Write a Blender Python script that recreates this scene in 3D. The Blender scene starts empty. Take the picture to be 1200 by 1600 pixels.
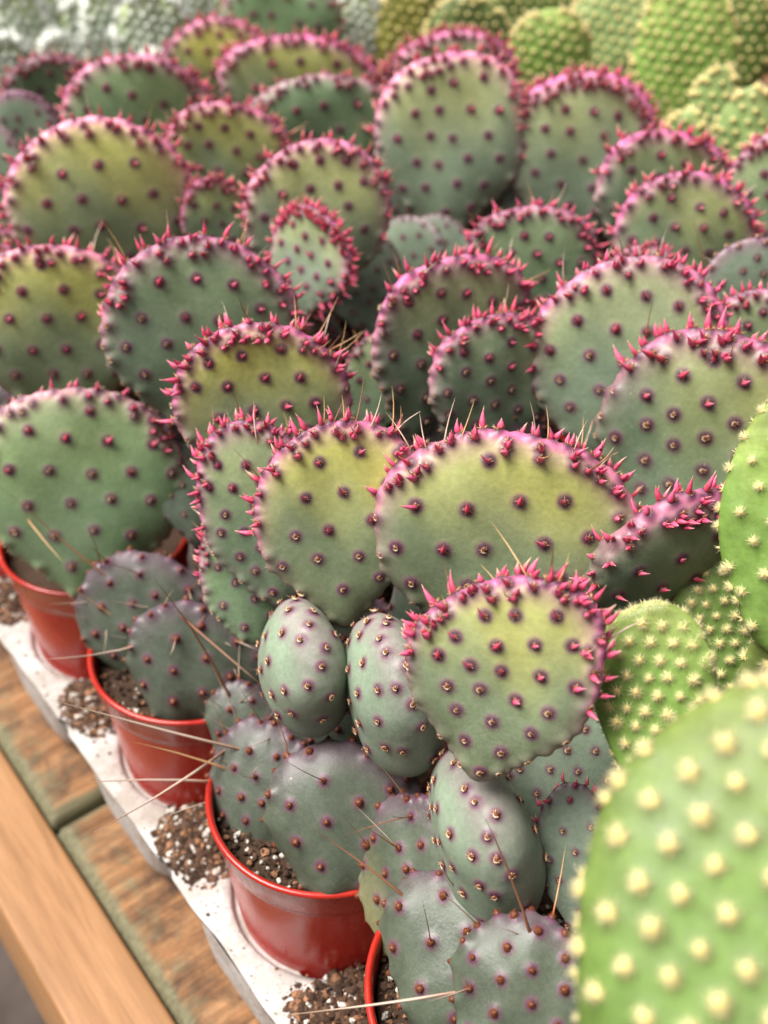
import bpy, math, random
import numpy as np
from mathutils import Matrix, Quaternion, Vector, noise as mnoise

random.seed(11)
SC = bpy.context.scene
COL = SC.collection
# ---------------------------------------------------------------- camera
CAM_LOC = Vector((-0.127614, -0.191248, 0.3814))
cam_d = bpy.data.cameras.new('camera')
cam_d.sensor_fit = 'VERTICAL'; cam_d.sensor_height = 36.0; cam_d.lens = 37.125
cam_d.clip_start = 0.005; cam_d.clip_end = 50
cam_d.dof.use_dof = True; cam_d.dof.focus_distance = 0.302; cam_d.dof.aperture_fstop = 9.2
cam = bpy.data.objects.new('camera', cam_d); COL.objects.link(cam)
cam.location = CAM_LOC
_f = Vector((0.49134429, 0.62050043, -0.61119556))
cam.rotation_euler = _f.to_track_quat('-Z', 'Y').to_euler()
SC.camera = cam
# ---------------------------------------------------------------- sky and sun (soft light through a greenhouse roof)
SUN_DIR = Vector((-0.46, 0.30, 1.0)).normalized()          # towards the light
w = bpy.data.worlds.new('World'); SC.world = w; w.use_nodes = True
nt = w.node_tree; nt.nodes.clear()
sky = nt.nodes.new('ShaderNodeTexSky'); sky.sky_type = 'NISHITA'; sky.sun_disc = False
sky.sun_elevation = math.asin(SUN_DIR.z); sky.sun_rotation = math.atan2(SUN_DIR.x, SUN_DIR.y)
sky.dust_density = 6; sky.air_density = 1.0; sky.ozone_density = 0.6
hs = nt.nodes.new('ShaderNodeHueSaturation'); hs.inputs['Saturation'].default_value = 0.12
bg = nt.nodes.new('ShaderNodeBackground'); bg.inputs['Strength'].default_value = 0.06
wo = nt.nodes.new('ShaderNodeOutputWorld')
nt.links.new(sky.outputs[0], hs.inputs['Color']); nt.links.new(hs.outputs[0], bg.inputs['Color']); nt.links.new(bg.outputs[0], wo.inputs['Surface'])
sd = bpy.data.lights.new('sun', 'SUN'); sd.energy = 3.6; sd.angle = math.radians(36); sd.color = (1, 0.965, 0.915)
sun = bpy.data.objects.new('sun', sd); COL.objects.link(sun)
sun.rotation_euler = (-SUN_DIR).to_track_quat('-Z', 'Y').to_euler(); sun.location = (0, 0, 3)
SC.view_settings.view_transform = 'Standard'; SC.view_settings.look = 'None'
SC.view_settings.gamma = 1; SC.view_settings.use_curve_mapping = False
SC.view_settings.exposure = 1.0
SC.render.engine = 'CYCLES'
SC.cycles.use_denoising = True
SC.cycles.max_bounces = 8; SC.cycles.diffuse_bounces = 4; SC.cycles.glossy_bounces = 3

# ---------------------------------------------------------------- material helpers
def mat(name, rough=.5, spec=.5, sss=0, sss_r=(.004, .003, .0015), coat=0):
    m = bpy.data.materials.new(name); m.use_nodes = True
    b = m.node_tree.nodes['Principled BSDF']
    b.inputs['Roughness'].default_value = rough; b.inputs['Specular IOR Level'].default_value = spec
    if sss:
        b.inputs['Subsurface Weight'].default_value = sss; b.inputs['Subsurface Radius'].default_value = sss_r; b.inputs['Subsurface Scale'].default_value = 1
    if coat: b.inputs['Coat Weight'].default_value = coat
    return m, m.node_tree, b
def N(nt, t, **kw):
    n = nt.nodes.new(t)
    for k, v in kw.items():
        if k in n.inputs: n.inputs[k].default_value = v
        else: setattr(n, k, v)
    return n
def L(nt, a, b): nt.links.new(a, b)
def noise_n(nt, vec, scale, detail=3, rough=.5, dist=0):
    n = N(nt, 'ShaderNodeTexNoise'); n.inputs['Scale'].default_value = scale; n.inputs['Detail'].default_value = detail
    n.inputs['Roughness'].default_value = rough; n.inputs['Distortion'].default_value = dist
    if vec is not None: L(nt, vec, n.inputs['Vector'])
    return n
def ramp(nt, fac, stops):
    r = N(nt, 'ShaderNodeValToRGB'); L(nt, fac, r.inputs[0]); e = r.color_ramp.elements
    while len(e) < len(stops): e.new(.5)
    for i, (p, c) in enumerate(stops):
        e[i].position = p; e[i].color = (*c, 1) if len(c) == 3 else c
    return r
def mix(nt, fac, a, b, mode='MIX'):
    m = N(nt, 'ShaderNodeMix', data_type='RGBA', blend_type=mode)
    for s, v in ((0, fac), (6, a), (7, b)):
        if hasattr(v, 'is_output') or isinstance(v, bpy.types.NodeSocket): L(nt, v, m.inputs[s])
        elif isinstance(v, (int, float)): m.inputs[s].default_value = v
        else: m.inputs[s].default_value = (*v, 1)
    return m.outputs[2]
def bump(nt, b, h, strength, dist):
    n = N(nt, 'ShaderNodeBump'); n.inputs['Strength'].default_value = strength; n.inputs['Distance'].default_value = dist
    L(nt, h, n.inputs['Height']); L(nt, n.outputs[0], b.inputs['Normal'])

# waxy cactus skin: pigment plus painted light and shade from the 'Col' attribute, mottling, bloom and scars from noise
def skin(name, wax=(.40, .45, .40), waxamt=.15, rough=.44, sss=.0, mott=.14, spec=.4, dust=.16):
    m, t, b = mat(name, rough, spec, sss)
    at = N(t, 'ShaderNodeAttribute', attribute_name='Col'); tc = N(t, 'ShaderNodeTexCoord')
    oi = N(t, 'ShaderNodeObjectInfo')
    vm = N(t, 'ShaderNodeVectorMath', operation='ADD'); L(t, tc.outputs['Object'], vm.inputs[0]); L(t, oi.outputs['Location'], vm.inputs[1])
    v = vm.outputs[0]
    n1 = noise_n(t, v, 70, 4, .6); n2 = noise_n(t, v, 560, 4, .65); n3 = noise_n(t, v, 1600, 2, .6)
    r1 = ramp(t, n1.outputs[0], [(.3, (1 - mott,) * 3), (.7, (1 + mott * .35,) * 3)])
    c = mix(t, 1, at.outputs['Color'], r1.outputs[0], 'MULTIPLY')
    r2 = ramp(t, n2.outputs[0], [(.35, (.9, .9, .9)), (.7, (1.07, 1.07, 1.07))])
    c = mix(t, 1, c, r2.outputs[0], 'MULTIPLY')
    r3 = ramp(t, n3.outputs[0], [(.44, (0, 0, 0)), (.7, (1, 1, 1))])
    mw = N(t, 'ShaderNodeMath', operation='MULTIPLY'); L(t, r3.outputs[0], mw.inputs[0]); mw.inputs[1].default_value = waxamt
    nb = noise_n(t, v, 38, 2, .5); rb = ramp(t, nb.outputs[0], [(.4, (.2, .2, .2)), (.62, (1, 1, 1))])
    mw2 = N(t, 'ShaderNodeMath', operation='MULTIPLY'); L(t, mw.outputs[0], mw2.inputs[0]); L(t, rb.outputs[0], mw2.inputs[1])
    c = mix(t, mw2.outputs[0], c, wax)
    # sparse corky flecks
    vo = N(t, 'ShaderNodeTexVoronoi'); vo.inputs['Scale'].default_value = 210; L(t, v, vo.inputs['Vector'])
    rv = ramp(t, vo.outputs['Distance'], [(.05, (1, 1, 1)), (.12, (0, 0, 0))])
    rs = ramp(t, noise_n(t, v, 30, 2).outputs[0], [(.55, (0, 0, 0)), (.68, (.6, .6, .6))])
    fm = N(t, 'ShaderNodeMath', operation='MULTIPLY'); L(t, rv.outputs[0], fm.inputs[0]); L(t, rs.outputs[0], fm.inputs[1])
    c = mix(t, fm.outputs[0], c, (.40, .38, .29))
    ck = noise_n(t, v, 105, 6, .72); c = mix(t, ramp(t, ck.outputs[0], [(.685, (0, 0, 0)), (.72, (.55, .55, .55))]).outputs[0], c, (.24, .20, .13))   # corky scars
    dm = noise_n(t, v, 22, 5, .65); c = mix(t, ramp(t, dm.outputs[0], [(.5, (0, 0, 0)), (.75, (dust,) * 3)]).outputs[0], c, (.42, .40, .36))    # dried dust
    L(t, c, b.inputs['Base Color'])
    rr = ramp(t, n1.outputs[0], [(.3, (rough - .1,) * 3), (.7, (rough + .14,) * 3)]); L(t, rr.outputs[0], b.inputs['Roughness'])
    ad = N(t, 'ShaderNodeMath', operation='ADD'); L(t, n2.outputs[0], ad.inputs[0]); L(t, n1.outputs[0], ad.inputs[1])
    bump(t, b, ad.outputs[0], .10, .0010)
    return m
M_PAD = skin('prickly_pear_skin')
M_OLD = skin('old_prickly_pear_skin', waxamt=.08, rough=.40, mott=.3, spec=.34, dust=.08)
M_BUN = skin('bunny_ear_skin', wax=(.5, .62, .25), waxamt=.08, rough=.5, mott=.34, dust=.03)
def colmat(name, rough, spec=.4, sss=0):
    m, t, b = mat(name, rough, spec, sss, (.0015, .0006, .0005)); a = N(t, 'ShaderNodeAttribute', attribute_name='Col')
    tc = N(t, 'ShaderNodeTexCoord'); n = noise_n(t, tc.outputs['Object'], 900, 2)
    r = ramp(t, n.outputs[0], [(.3, (.72,) * 3), (.7, (1.15,) * 3)])
    L(t, mix(t, 1, a.outputs['Color'], r.outputs[0], 'MULTIPLY'), b.inputs['Base Color'])
    return m
M_ARE = colmat('areole_felt_and_leaf', .48)
M_SPI = colmat('spine_horn', .4)
M_TUF = colmat('glochid_hair', .6, .3)

def make_pot_mat():
    m, t, b = mat('red_plastic', .3, .5)
    tc = N(t, 'ShaderNodeTexCoord'); n = noise_n(t, tc.outputs['Object'], 60, 4, .6); n2 = noise_n(t, tc.outputs['Object'], 700, 3, .6)
    r = ramp(t, n.outputs[0], [(.3, (.31, .011, .0055)), (.7, (.40, .019, .009))])
    d = ramp(t, n2.outputs[0], [(.66, (0, 0, 0)), (.78, (.4, .4, .4))])
    vo = N(t, 'ShaderNodeTexVoronoi'); vo.inputs['Scale'].default_value = 95; L(t, tc.outputs['Object'], vo.inputs['Vector'])
    dv = ramp(t, vo.outputs['Distance'], [(.10, (.5, .5, .5)), (.16, (0, 0, 0))])
    c = mix(t, d.outputs[0], r.outputs[0], (.16, .055, .03)); c = mix(t, mix(t, 1, dv.outputs[0], ramp(t, n.outputs[0], [(.5, (0, 0, 0)), (.6, (1, 1, 1))]).outputs[0], 'MULTIPLY'), c, (.5, .16, .12))
    mp = N(t, 'ShaderNodeMapping'); mp.inputs['Scale'].default_value = (14, 14, 90); L(t, tc.outputs['Object'], mp.inputs['Vector'])
    sc_ = noise_n(t, mp.outputs[0], 3, 5, .7); c = mix(t, ramp(t, sc_.outputs[0], [(.62, (0, 0, 0)), (.7, (.22, .22, .22))]).outputs[0], c, (.42, .10, .06))
    sm = noise_n(t, tc.outputs['Object'], 28, 6, .75); c = mix(t, ramp(t, sm.outputs[0], [(.60, (0, 0, 0)), (.70, (.55, .55, .55))]).outputs[0], c, (.13, .07, .045))
    L(t, c, b.inputs['Base Color'])
    rr = ramp(t, n.outputs[0], [(.35, (.17,) * 3), (.65, (.32,) * 3)]); L(t, rr.outputs[0], b.inputs['Roughness'])
    bump(t, b, n2.outputs[0], .08, .0006)
    return m
M_POT = make_pot_mat()
def make_soil(name, pos='Object'):
    m, t, b = mat(name, .9, .2)
    a = N(t, 'ShaderNodeAttribute', attribute_name='Col'); tc = N(t, 'ShaderNodeTexCoord')
    n = noise_n(t, tc.outputs[pos], 1400, 3, .6); r = ramp(t, n.outputs[0], [(.3, (.55,) * 3), (.7, (1.2,) * 3)])
    L(t, mix(t, 1, a.outputs['Color'], r.outputs[0], 'MULTIPLY'), b.inputs['Base Color']); bump(t, b, n.outputs[0], .6, .0008)
    return m
M_SOIL = make_soil('potting_mix')
def make_foam():
    m, t, b = mat('white_foam', .75, .3)
    tc = N(t, 'ShaderNodeTexCoord'); v = tc.outputs['Object']
    n = noise_n(t, v, 45, 4, .6); n2 = noise_n(t, v, 900, 3, .7); vo = N(t, 'ShaderNodeTexVoronoi'); vo.inputs['Scale'].default_value = 330; L(t, v, vo.inputs['Vector'])
    c = ramp(t, n.outputs[0], [(.32, (.29, .25, .215)), (.58, (.45, .42, .40))]).outputs[0]
    d = ramp(t, n2.outputs[0], [(.58, (0, 0, 0)), (.68, (1, 1, 1))]).outputs[0]
    g = ramp(t, n.outputs[0], [(.42, (.95, .95, .95)), (.66, (.18, .18, .18))]).outputs[0]
    L(t, mix(t, mix(t, 1, d, g, 'MULTIPLY'), c, (.16, .11, .075)), b.inputs['Base Color'])
    bump(t, b, vo.outputs['Distance'], .25, .0012)
    return m
M_FOAM = make_foam()
def make_wood(name, stops, axis, rough=.75, weather=0, knots=.0):
    m, t, b = mat(name, rough, .25)
    tc = N(t, 'ShaderNodeTexCoord'); mp = N(t, 'ShaderNodeMapping'); L(t, tc.outputs['Object'], mp.inputs['Vector'])
    s = [70, 70, 70]; s[axis] = 4.5; mp.inputs['Scale'].default_value = s
    n = noise_n(t, mp.outputs[0], 1.5, 6, .62, 1.1); n2 = noise_n(t, mp.outputs[0], 6, 5, .7)
    c = ramp(t, n.outputs[0], stops).outputs[0]
    r2 = ramp(t, n2.outputs[0], [(.35, ((.68 if weather else .86),) * 3), (.62, (1.06,) * 3)]).outputs[0]
    c = mix(t, 1, c, r2, 'MULTIPLY')
    if weather:
        n3 = noise_n(t, tc.outputs['Object'], 48, 5, .68, .4); f = ramp(t, n3.outputs[0], [(.42, (0, 0, 0)), (.62, (weather,) * 3)]).outputs[0]
        c = mix(t, f, c, (.045, .027, .018))
        at = N(t, 'ShaderNodeAttribute', attribute_name='Col')      # algae-green worn edges
        n4 = noise_n(t, tc.outputs['Object'], 130, 4, .6)
        ad = N(t, 'ShaderNodeMath', operation='MULTIPLY_ADD'); L(t, n4.outputs[0], ad.inputs[0]); ad.inputs[1].default_value = .7; L(t, at.outputs['Fac'], ad.inputs[2])
        f2 = ramp(t, ad.outputs[0], [(.62, (0, 0, 0)), (.92, (.92, .92, .92))]).outputs[0]
        gr = ramp(t, n2.outputs[0], [(.3, (.085, .08, .045)), (.7, (.19, .18, .105))]).outputs[0]
        c = mix(t, f2, c, gr)
    L(t, c, b.inputs['Base Color']); bump(t, b, n2.outputs[0], .35 if weather else .12, .0025)
    return m
M_DECK = make_wood('weathered_brown_plank', [(.3, (.11, .05, .022)), (.52, (.27, .130, .056)), (.75, (.38, .21, .105))], 0, .8, .8)
M_RAIL = make_wood('planed_pine', [(.3, (.24, .118, .050)), (.5, (.31, .160, .072)), (.75, (.37, .205, .10))], 1, .55)
def make_floor():
    m, t, b = mat('dark_floor', .9, .2); tc = N(t, 'ShaderNodeTexCoord'); n = noise_n(t, tc.outputs['Object'], 9, 5, .6)
    L(t, ramp(t, n.outputs[0], [(.3, (.035, .026, .022)), (.7, (.085, .065, .055))]).outputs[0], b.inputs['Base Color']); return m
M_FLOOR = make_floor()

# ---------------------------------------------------------------- mesh helpers
def new_mesh(name, V, Fq, col=None, m=None, smooth=True):
    """V (n,3); Fq list of equal-length face arrays, or a list of such groups"""
    me = bpy.data.meshes.new(name)
    groups = Fq if isinstance(Fq, list) else [Fq]
    groups = [np.asarray(g, np.int32) for g in groups if len(g)]
    nl = sum(g.size for g in groups); nf = sum(len(g) for g in groups)
    me.vertices.add(len(V)); me.vertices.foreach_set('co', np.asarray(V, np.float32).ravel())
    me.loops.add(nl); me.loops.foreach_set('vertex_index', np.concatenate([g.ravel() for g in groups]))
    me.polygons.add(nf)
    tot = np.concatenate([np.full(len(g), g.shape[1], np.int32) for g in groups])
    st = np.concatenate([[0], np.cumsum(tot)[:-1]]).astype(np.int32)
    me.polygons.foreach_set('loop_start', st)
    me.polygons.foreach_set('use_smooth', np.full(nf, smooth))
    me.update(calc_edges=True); me.validate()
    if col is not None:
        a = me.color_attributes.new('Col', 'FLOAT_COLOR', 'POINT')
        a.data.foreach_set('color', np.concatenate([col, np.ones((len(col), 1))], 1).astype(np.float32).ravel())
    if m: me.materials.append(m)
    return me
def link(name, me, parent=None, mw=None):
    o = bpy.data.objects.new(name, me); COL.objects.link(o)
    if parent is not None: o.parent = parent
    if mw is not None: o.matrix_local = mw
    return o
def empty(name, loc):
    o = bpy.data.objects.new(name, None); COL.objects.link(o); o.location = loc; o.empty_display_size = .02; return o
def tag(o, label=None, cat=None, group=None, kind=None):
    for k, v in (('label', label), ('category', cat), ('group', group), ('kind', kind)):
        if v: o[k] = v
    return o
class Soup:
    def __init__(s): s.V = []; s.C = []; s.T = []; s.Q = []; s.n = 0
    def add(s, V, T=(), Q=(), C=(1, 1, 1)):
        V = np.asarray(V, float); s.V.append(V)
        C = np.asarray(C, float); s.C.append(np.broadcast_to(C, V.shape) if C.ndim == 1 else C)
        if len(T): s.T.append(np.asarray(T) + s.n)
        if len(Q): s.Q.append(np.asarray(Q) + s.n)
        s.n += len(V)
    def arrays(s):
        return (np.concatenate(s.V), np.concatenate(s.T) if s.T else np.zeros((0, 3), int), np.concatenate(s.Q) if s.Q else np.zeros((0, 4), int), np.concatenate(s.C))
    def mesh(s, name, m, smooth=True):
        V, T, Q, C = s.arrays(); return new_mesh(name, V, [T, Q], C, m, smooth)
def frame(d, upv=(0, 1, 0)):
    d = np.asarray(d, float); d = d / np.linalg.norm(d); u = np.asarray(upv, float)
    x = np.cross(u, d)
    if np.linalg.norm(x) < 1e-6: x = np.cross((1, 0, .1), d)
    x /= np.linalg.norm(x); return x, np.cross(d, x), d
def tube(S, pts, rad, cols, n=5):
    """tapered tube along pts, closed to a point at the end"""
    pts = np.asarray(pts, float); k = len(pts); V = []; C = []
    for i in range(k):
        d = pts[min(i + 1, k - 1)] - pts[max(i - 1, 0)]; x, y, _ = frame(d, (.13, .31, .9))
        a = np.arange(n) * 2 * math.pi / n
        V.append(pts[i] + rad[i] * (np.cos(a)[:, None] * x + np.sin(a)[:, None] * y)); C.append(np.tile(cols[i], (n, 1)))
    Q = [(i * n + j, i * n + (j + 1) % n, (i + 1) * n + (j + 1) % n, (i + 1) * n + j) for i in range(k - 1) for j in range(n)]
    S.add(np.concatenate(V), (), Q, np.concatenate(C))
def dome(S, r, h, col, top=None, n=8, rings=3, jit=0, off=(0, 0, 0)):
    V = []; C = []; top = col if top is None else top
    for i in range(rings + 1):
        f = i / rings * math.pi / 2 * .96
        for j in range(n):
            a = j * 2 * math.pi / n; q = 1 + random.uniform(-jit, jit)
            V.append((r * math.cos(f) * math.cos(a) * q + off[0], r * math.cos(f) * math.sin(a) * q + off[1], (h * math.sin(f) - .15 * h) * q + off[2]))
            C.append(np.array(col) * (1 - i / rings) + np.array(top) * (i / rings))
    Q = [(i * n + j, i * n + (j + 1) % n, (i + 1) * n + (j + 1) % n, (i + 1) * n + j) for i in range(rings) for j in range(n)]
    S.add(V, (), Q, np.array(C))
def hair(S, p, d, l, r, c0, c1):
    x, y, d = frame(d, (.2, .5, .8)); p = np.asarray(p, float)
    V = [p + r * x, p + r * (-.5 * x + .87 * y), p + r * (-.5 * x - .87 * y), p + d * l]
    S.add(V, [(0, 1, 3), (1, 2, 3), (2, 0, 3)], (), np.array([c0, c0, c0, c1]))

MM = .001
U = random.uniform
RUST = np.array((.23, .062, .022)); TAN = np.array((.62, .36, .17)); PALE = np.array((.74, .60, .40)); PINK = np.array((.70, .060, .160)); PINK2 = np.array((.80, .24, .30)); DKP = np.array((.36, .020, .070))
def leaf_cone(S, base, d, l, r, curl, lo=False):
    d = np.asarray(d, float); d /= np.linalg.norm(d); pts = []; rad = []; col = []
    k = 6; hue = U(.75, 1.25); org = U(0, .35)
    prof = [.8, 1, .8, .52, .24, .03]
    base = np.asarray(base, float); cu = np.asarray(curl, float)
    for i in range(k):
        t = i / (k - 1); pts.append(base + d * l * t + cu * l * t * t)
        rad.append(r * prof[i]); f = t
        c = DKP * max(0, 1 - f * 3) + PINK * (1 - max(0, 1 - f * 3)); c = c * (1 - f ** 2 * .6) + PINK2 * f ** 2 * .6
        c = c * np.array((1, hue, hue)) * (1 - org * max(0, .7 - f)) + np.array((.5, .10, .03)) * org * max(0, .7 - f)
        if i == k - 1: c = PALE
        col.append(c)
    if lo: pts, rad, col = [pts[i] for i in (0, 2, 5)], [rad[i] * (1.1, 1.15, 1)[j] for j, i in enumerate((0, 2, 5))], [col[i] for i in (0, 2, 5)]
    tube(S, pts, rad, col, 4 if lo else 6)
def areole(kind, lo=False):
    S = Soup()
    if kind == 'old':
        dome(S, 1.45 * MM, 1.9 * MM, RUST * .4, RUST * .75, 6 if lo else 9, 2 if lo else 3, .16)
        for _ in range(5 if lo else 34):
            a = U(0, 6.28); e = U(.2, 1.4); d = (math.cos(a) * math.cos(e), math.sin(a) * math.cos(e), math.sin(e))
            hair(S, np.array(d) * .8 * MM, d, U(1.0, 1.9) * MM, .1 * MM, RUST * .7, RUST * 1.5)
        return S
    dome(S, 1.0 * MM, .75 * MM, RUST * .5, RUST * .75, 5 if lo else 8, 1 if lo else 3, .12)
    ng = {'mat': 14, 'bud': 11, 'rim': 12}[kind]
    for _ in range(ng // 4 if lo else ng):
        a = U(0, 6.28); rr = U(.4, .95) * MM; e = U(.4, 1.2)
        p = (math.cos(a) * rr, math.sin(a) * rr, .3 * MM); d = (math.cos(a) * math.cos(e), math.sin(a) * math.cos(e) + .3, math.sin(e))
        hair(S, p, d, U(.7, 1.5) * MM, .14 * MM, TAN * .7, random.choice([TAN, PALE, RUST * 1.6]))
    if kind == 'mat' and not lo:     # a dried curled leaf stump
        s = random.choice((-1, 1)); pts = [(math.cos(t) * .9 * MM * s, math.sin(t) * .9 * MM - .1 * MM, (.5 + .4 * t / 3) * MM) for t in np.linspace(-1.9, 1.0, 6)]
        tube(S, pts, np.array([.22, .3, .33, .28, .2, .04]) * MM, [TAN, PALE, PALE, PALE * .9, TAN, PALE], 5)
    if kind == 'bud':
        leaf_cone(S, (U(-.3, .3) * MM, -.55 * MM, .1 * MM), (U(-.6, .6), U(.25, .8), .62), U(2.4, 5.2) * MM, U(.72, 1.0) * MM, (U(-.25, .25), .2, .12), lo)
    if kind == 'rim':
        nn = random.choice((1, 1, 1, 2, 2))
        for i in range(nn):
            a = U(0, 6.28) if i else -1.57 + U(-.6, .6)
            leaf_cone(S, (math.cos(a) * .75 * MM * min(1, nn - .3), math.sin(a) * .75 * MM * min(1, nn - .3), .1 * MM),
                      (math.cos(a) * .42 + U(-.15, .15), .22 + math.sin(a) * .25, 1), U(2.6, 6.0) * (1 if i == 0 else .7) * MM, U(.72, 1.0) * MM, (U(-.35, .35), U(-.05, .35), U(-.1, .1)), lo)
    return S
ARE = {k: [areole(k) for _ in range(n)] for k, n in (('old', 5), ('mat', 6), ('bud', 7), ('rim', 10))}
ARE_LO = {k: [areole(k, True).arrays() for _ in range(len(v))] for k, v in ARE.items()}
ARE_ME = {k: [s.mesh('areole_' + k, M_ARE) for s in v] for k, v in ARE.items()}
CREAM0 = np.array((.66, .53, .20)); CREAM1 = np.array((.86, .78, .47)); WHT0 = np.array((.74, .76, .66)); WHT1 = np.array((.90, .91, .87))
def tuft(nh, c0, c1, lmin=1.5, lmax=3.1, r=.085, core=1.25):
    S = Soup(); dome(S, core * MM, core * .95 * MM, c0 * .9, c0 * 1.15, 8, 3, .15)
    for _ in range(nh):
        a = U(0, 6.28); e = math.asin(U(.05, 1)); d = np.array((math.cos(a) * math.cos(e), math.sin(a) * math.cos(e), math.sin(e)))
        hair(S, d * .6 * MM, d + np.array((0, .15, 0)), U(lmin, lmax) * MM, r * MM, c0, c1)
    return S
TUF = {'near': [tuft(110, CREAM0, CREAM1) for _ in range(5)], 'far': [tuft(14, CREAM0, CREAM1, 1.6, 2.6, .3, 1.5) for _ in range(4)], 'white': [tuft(16, WHT0, WHT1, 1.6, 3.2, .3, 1.5) for _ in range(4)]}
TUF_ME = {k: [s.mesh('tuft_' + k, M_TUF) for s in v] for k, v in TUF.items()}
def spine_mesh(cols):
    S = Soup(); bx, by = U(-.03, .03), U(-.03, .03)
    pts = [(bx * math.sin(t * 3.14), by * math.sin(t * 3.14), t) for t in (0, .08, .3, .6, .85, 1)]
    c = [np.array(cols[0]), np.array(cols[0]), np.array(cols[1]), np.array(cols[1]), np.array(cols[2]), np.array(cols[2])]
    S2 = Soup(); tube(S2, np.array(pts), [1] * 6, c, 6)        # radius set below, in object scale units
    V, T, Q, C = S2.arrays(); prof = (.9, 1.0, .82, .6, .34, .06)
    for i in range(6):
        ctr = np.array(pts[i]); ring = V[i * 6:(i + 1) * 6]; a = np.arange(6) * math.pi / 3
        V[i * 6:(i + 1) * 6] = np.stack([bx * 110 * math.sin(ctr[2] * 3.14) + np.cos(a) * prof[i], by * 110 * math.sin(ctr[2] * 3.14) + np.sin(a) * prof[i], np.full(6, ctr[2])], 1)
    return V, Q, C, (bx, by)
SPINE_COLS = [((.36, .09, .03), (.62, .36, .17), (.50, .30, .14)), ((.22, .055, .025), (.27, .115, .06), (.20, .10, .06)), ((.45, .22, .13), (.66, .50, .40), (.58, .42, .30))]
SPINE_ME = []
for c3 in SPINE_COLS:
    row = []
    for _ in range(3):
        V, Q, C, _b = spine_mesh(c3); row.append(new_mesh('spine', V, Q, C, M_SPI))
    SPINE_ME.append(row)
def spine(parent, b, t, col, r=None, inv=None):
    b = Vector(b); t = Vector(t); d = t - b; l = d.length
    r = r or min(.00055, max(.00024, l * .011))
    q = d.to_track_quat('Z', 'Y')
    m = Matrix.Translation(b - d.normalized() * .0006) @ q.to_matrix().to_4x4() @ Matrix.Diagonal((r, r, l, 1))
    return link('spine', random.choice(SPINE_ME[col]), parent, (inv @ m) if inv is not None else m)

# ---------------------------------------------------------------- cactus pads
def smooth(a, b, x):
    t = np.clip((x - a) / (b - a), 0, 1); return t * t * (3 - 2 * t)
class PadShape:
    def __init__(s, W, H, T, k, rng, bend=1.):
        s.W, s.H, s.T, s.k = W, H, T, k; s.pw = 4.6; s.nk = .36
        s.w = [(rng.uniform(-1, 1) * a, rng.uniform(0, 6.28), n) for n, a in ((2, .026), (3, .034), (4, .02), (5, .014), (7, .008), (11, .004))]
        s.bx = rng.uniform(-.35, .35) * bend; s.by = rng.uniform(-.3, .4) * bend; s.bxy = rng.uniform(-.3, .3) * bend
        s.ph = [rng.uniform(0, 6.28) for _ in range(4)]; s.sk = rng.uniform(-.12, .12)
    def pt(s, rho, t, side):
        wob = 1 + sum(a * np.sin(n * t + p) for a, p, n in s.w)
        ct, st = np.cos(t), np.sin(t)
        nar = 1 - s.nk * smooth(.25, 1.0, -ct)                        # narrows to its base
        x = s.W / 2 * st * (1 + s.k * ct) * nar * wob * rho; y = s.H / 2 * ct * (1 + (wob - 1) * .6) * rho
        y = y + s.sk * x * (s.H / s.W) * smooth(-.1, .45, y / s.H)
        z = side * s.T / 2 * np.power(np.clip(1 - rho ** s.pw, 0, 1), .5) * (1.06 - .12 * ct * rho)
        xn, yn = x / s.W, y / s.H
        z = z + s.W * (.22 * (s.bx * xn ** 2 + s.by * yn ** 2 + s.bxy * xn * yn) + .012 * np.sin(8 * xn + s.ph[0]) * np.sin(7 * yn + s.ph[1]) + .005 * np.sin(17 * xn + s.ph[2] + 6 * yn) + .006 * np.sin(26 * xn + s.ph[3]) * smooth(-.1, -.5, yn))
        return np.stack([x, y, z], -1)
    def nrm(s, rho, t, side):
        e = .004
        if rho > .985:                                                # on the rim: outwards in the pad's plane
            a = s.pt(np.array(1.), np.array(t), 1); b = s.pt(np.array(.9), np.array(t), 0); n = a - b
            n[2] += side * np.linalg.norm(n) * (1 - rho) * 20
            return n / np.linalg.norm(n)
        p0 = s.pt(np.array(rho), np.array(t), side); p1 = s.pt(np.array(rho + e), np.array(t), side); p2 = s.pt(np.array(rho), np.array(t + e), side)
        n = np.cross(p1 - p0, p2 - p0); n = n / (np.linalg.norm(n) + 1e-12)
        if n[2] * side < 0: n = -n
        return n
def disc_grid(n):
    a = np.linspace(-1, 1, n + 1); A, B = np.meshgrid(a, a, indexing='ij')
    r = np.maximum(abs(A), abs(B)); ph = np.zeros_like(r)
    m = abs(A) >= abs(B)
    with np.errstate(divide='ignore', invalid='ignore'):
        ph = np.where(m, np.pi / 4 * np.nan_to_num(B / A) + np.where(A < 0, np.pi, 0), np.pi / 2 - np.pi / 4 * np.nan_to_num(A / B) + np.where(B < 0, np.pi, 0))
    rim = (abs(A) > 1 - 1e-9) | (abs(B) > 1 - 1e-9)
    return 1 - (1 - r) ** 1.55, ph, rim
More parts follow.
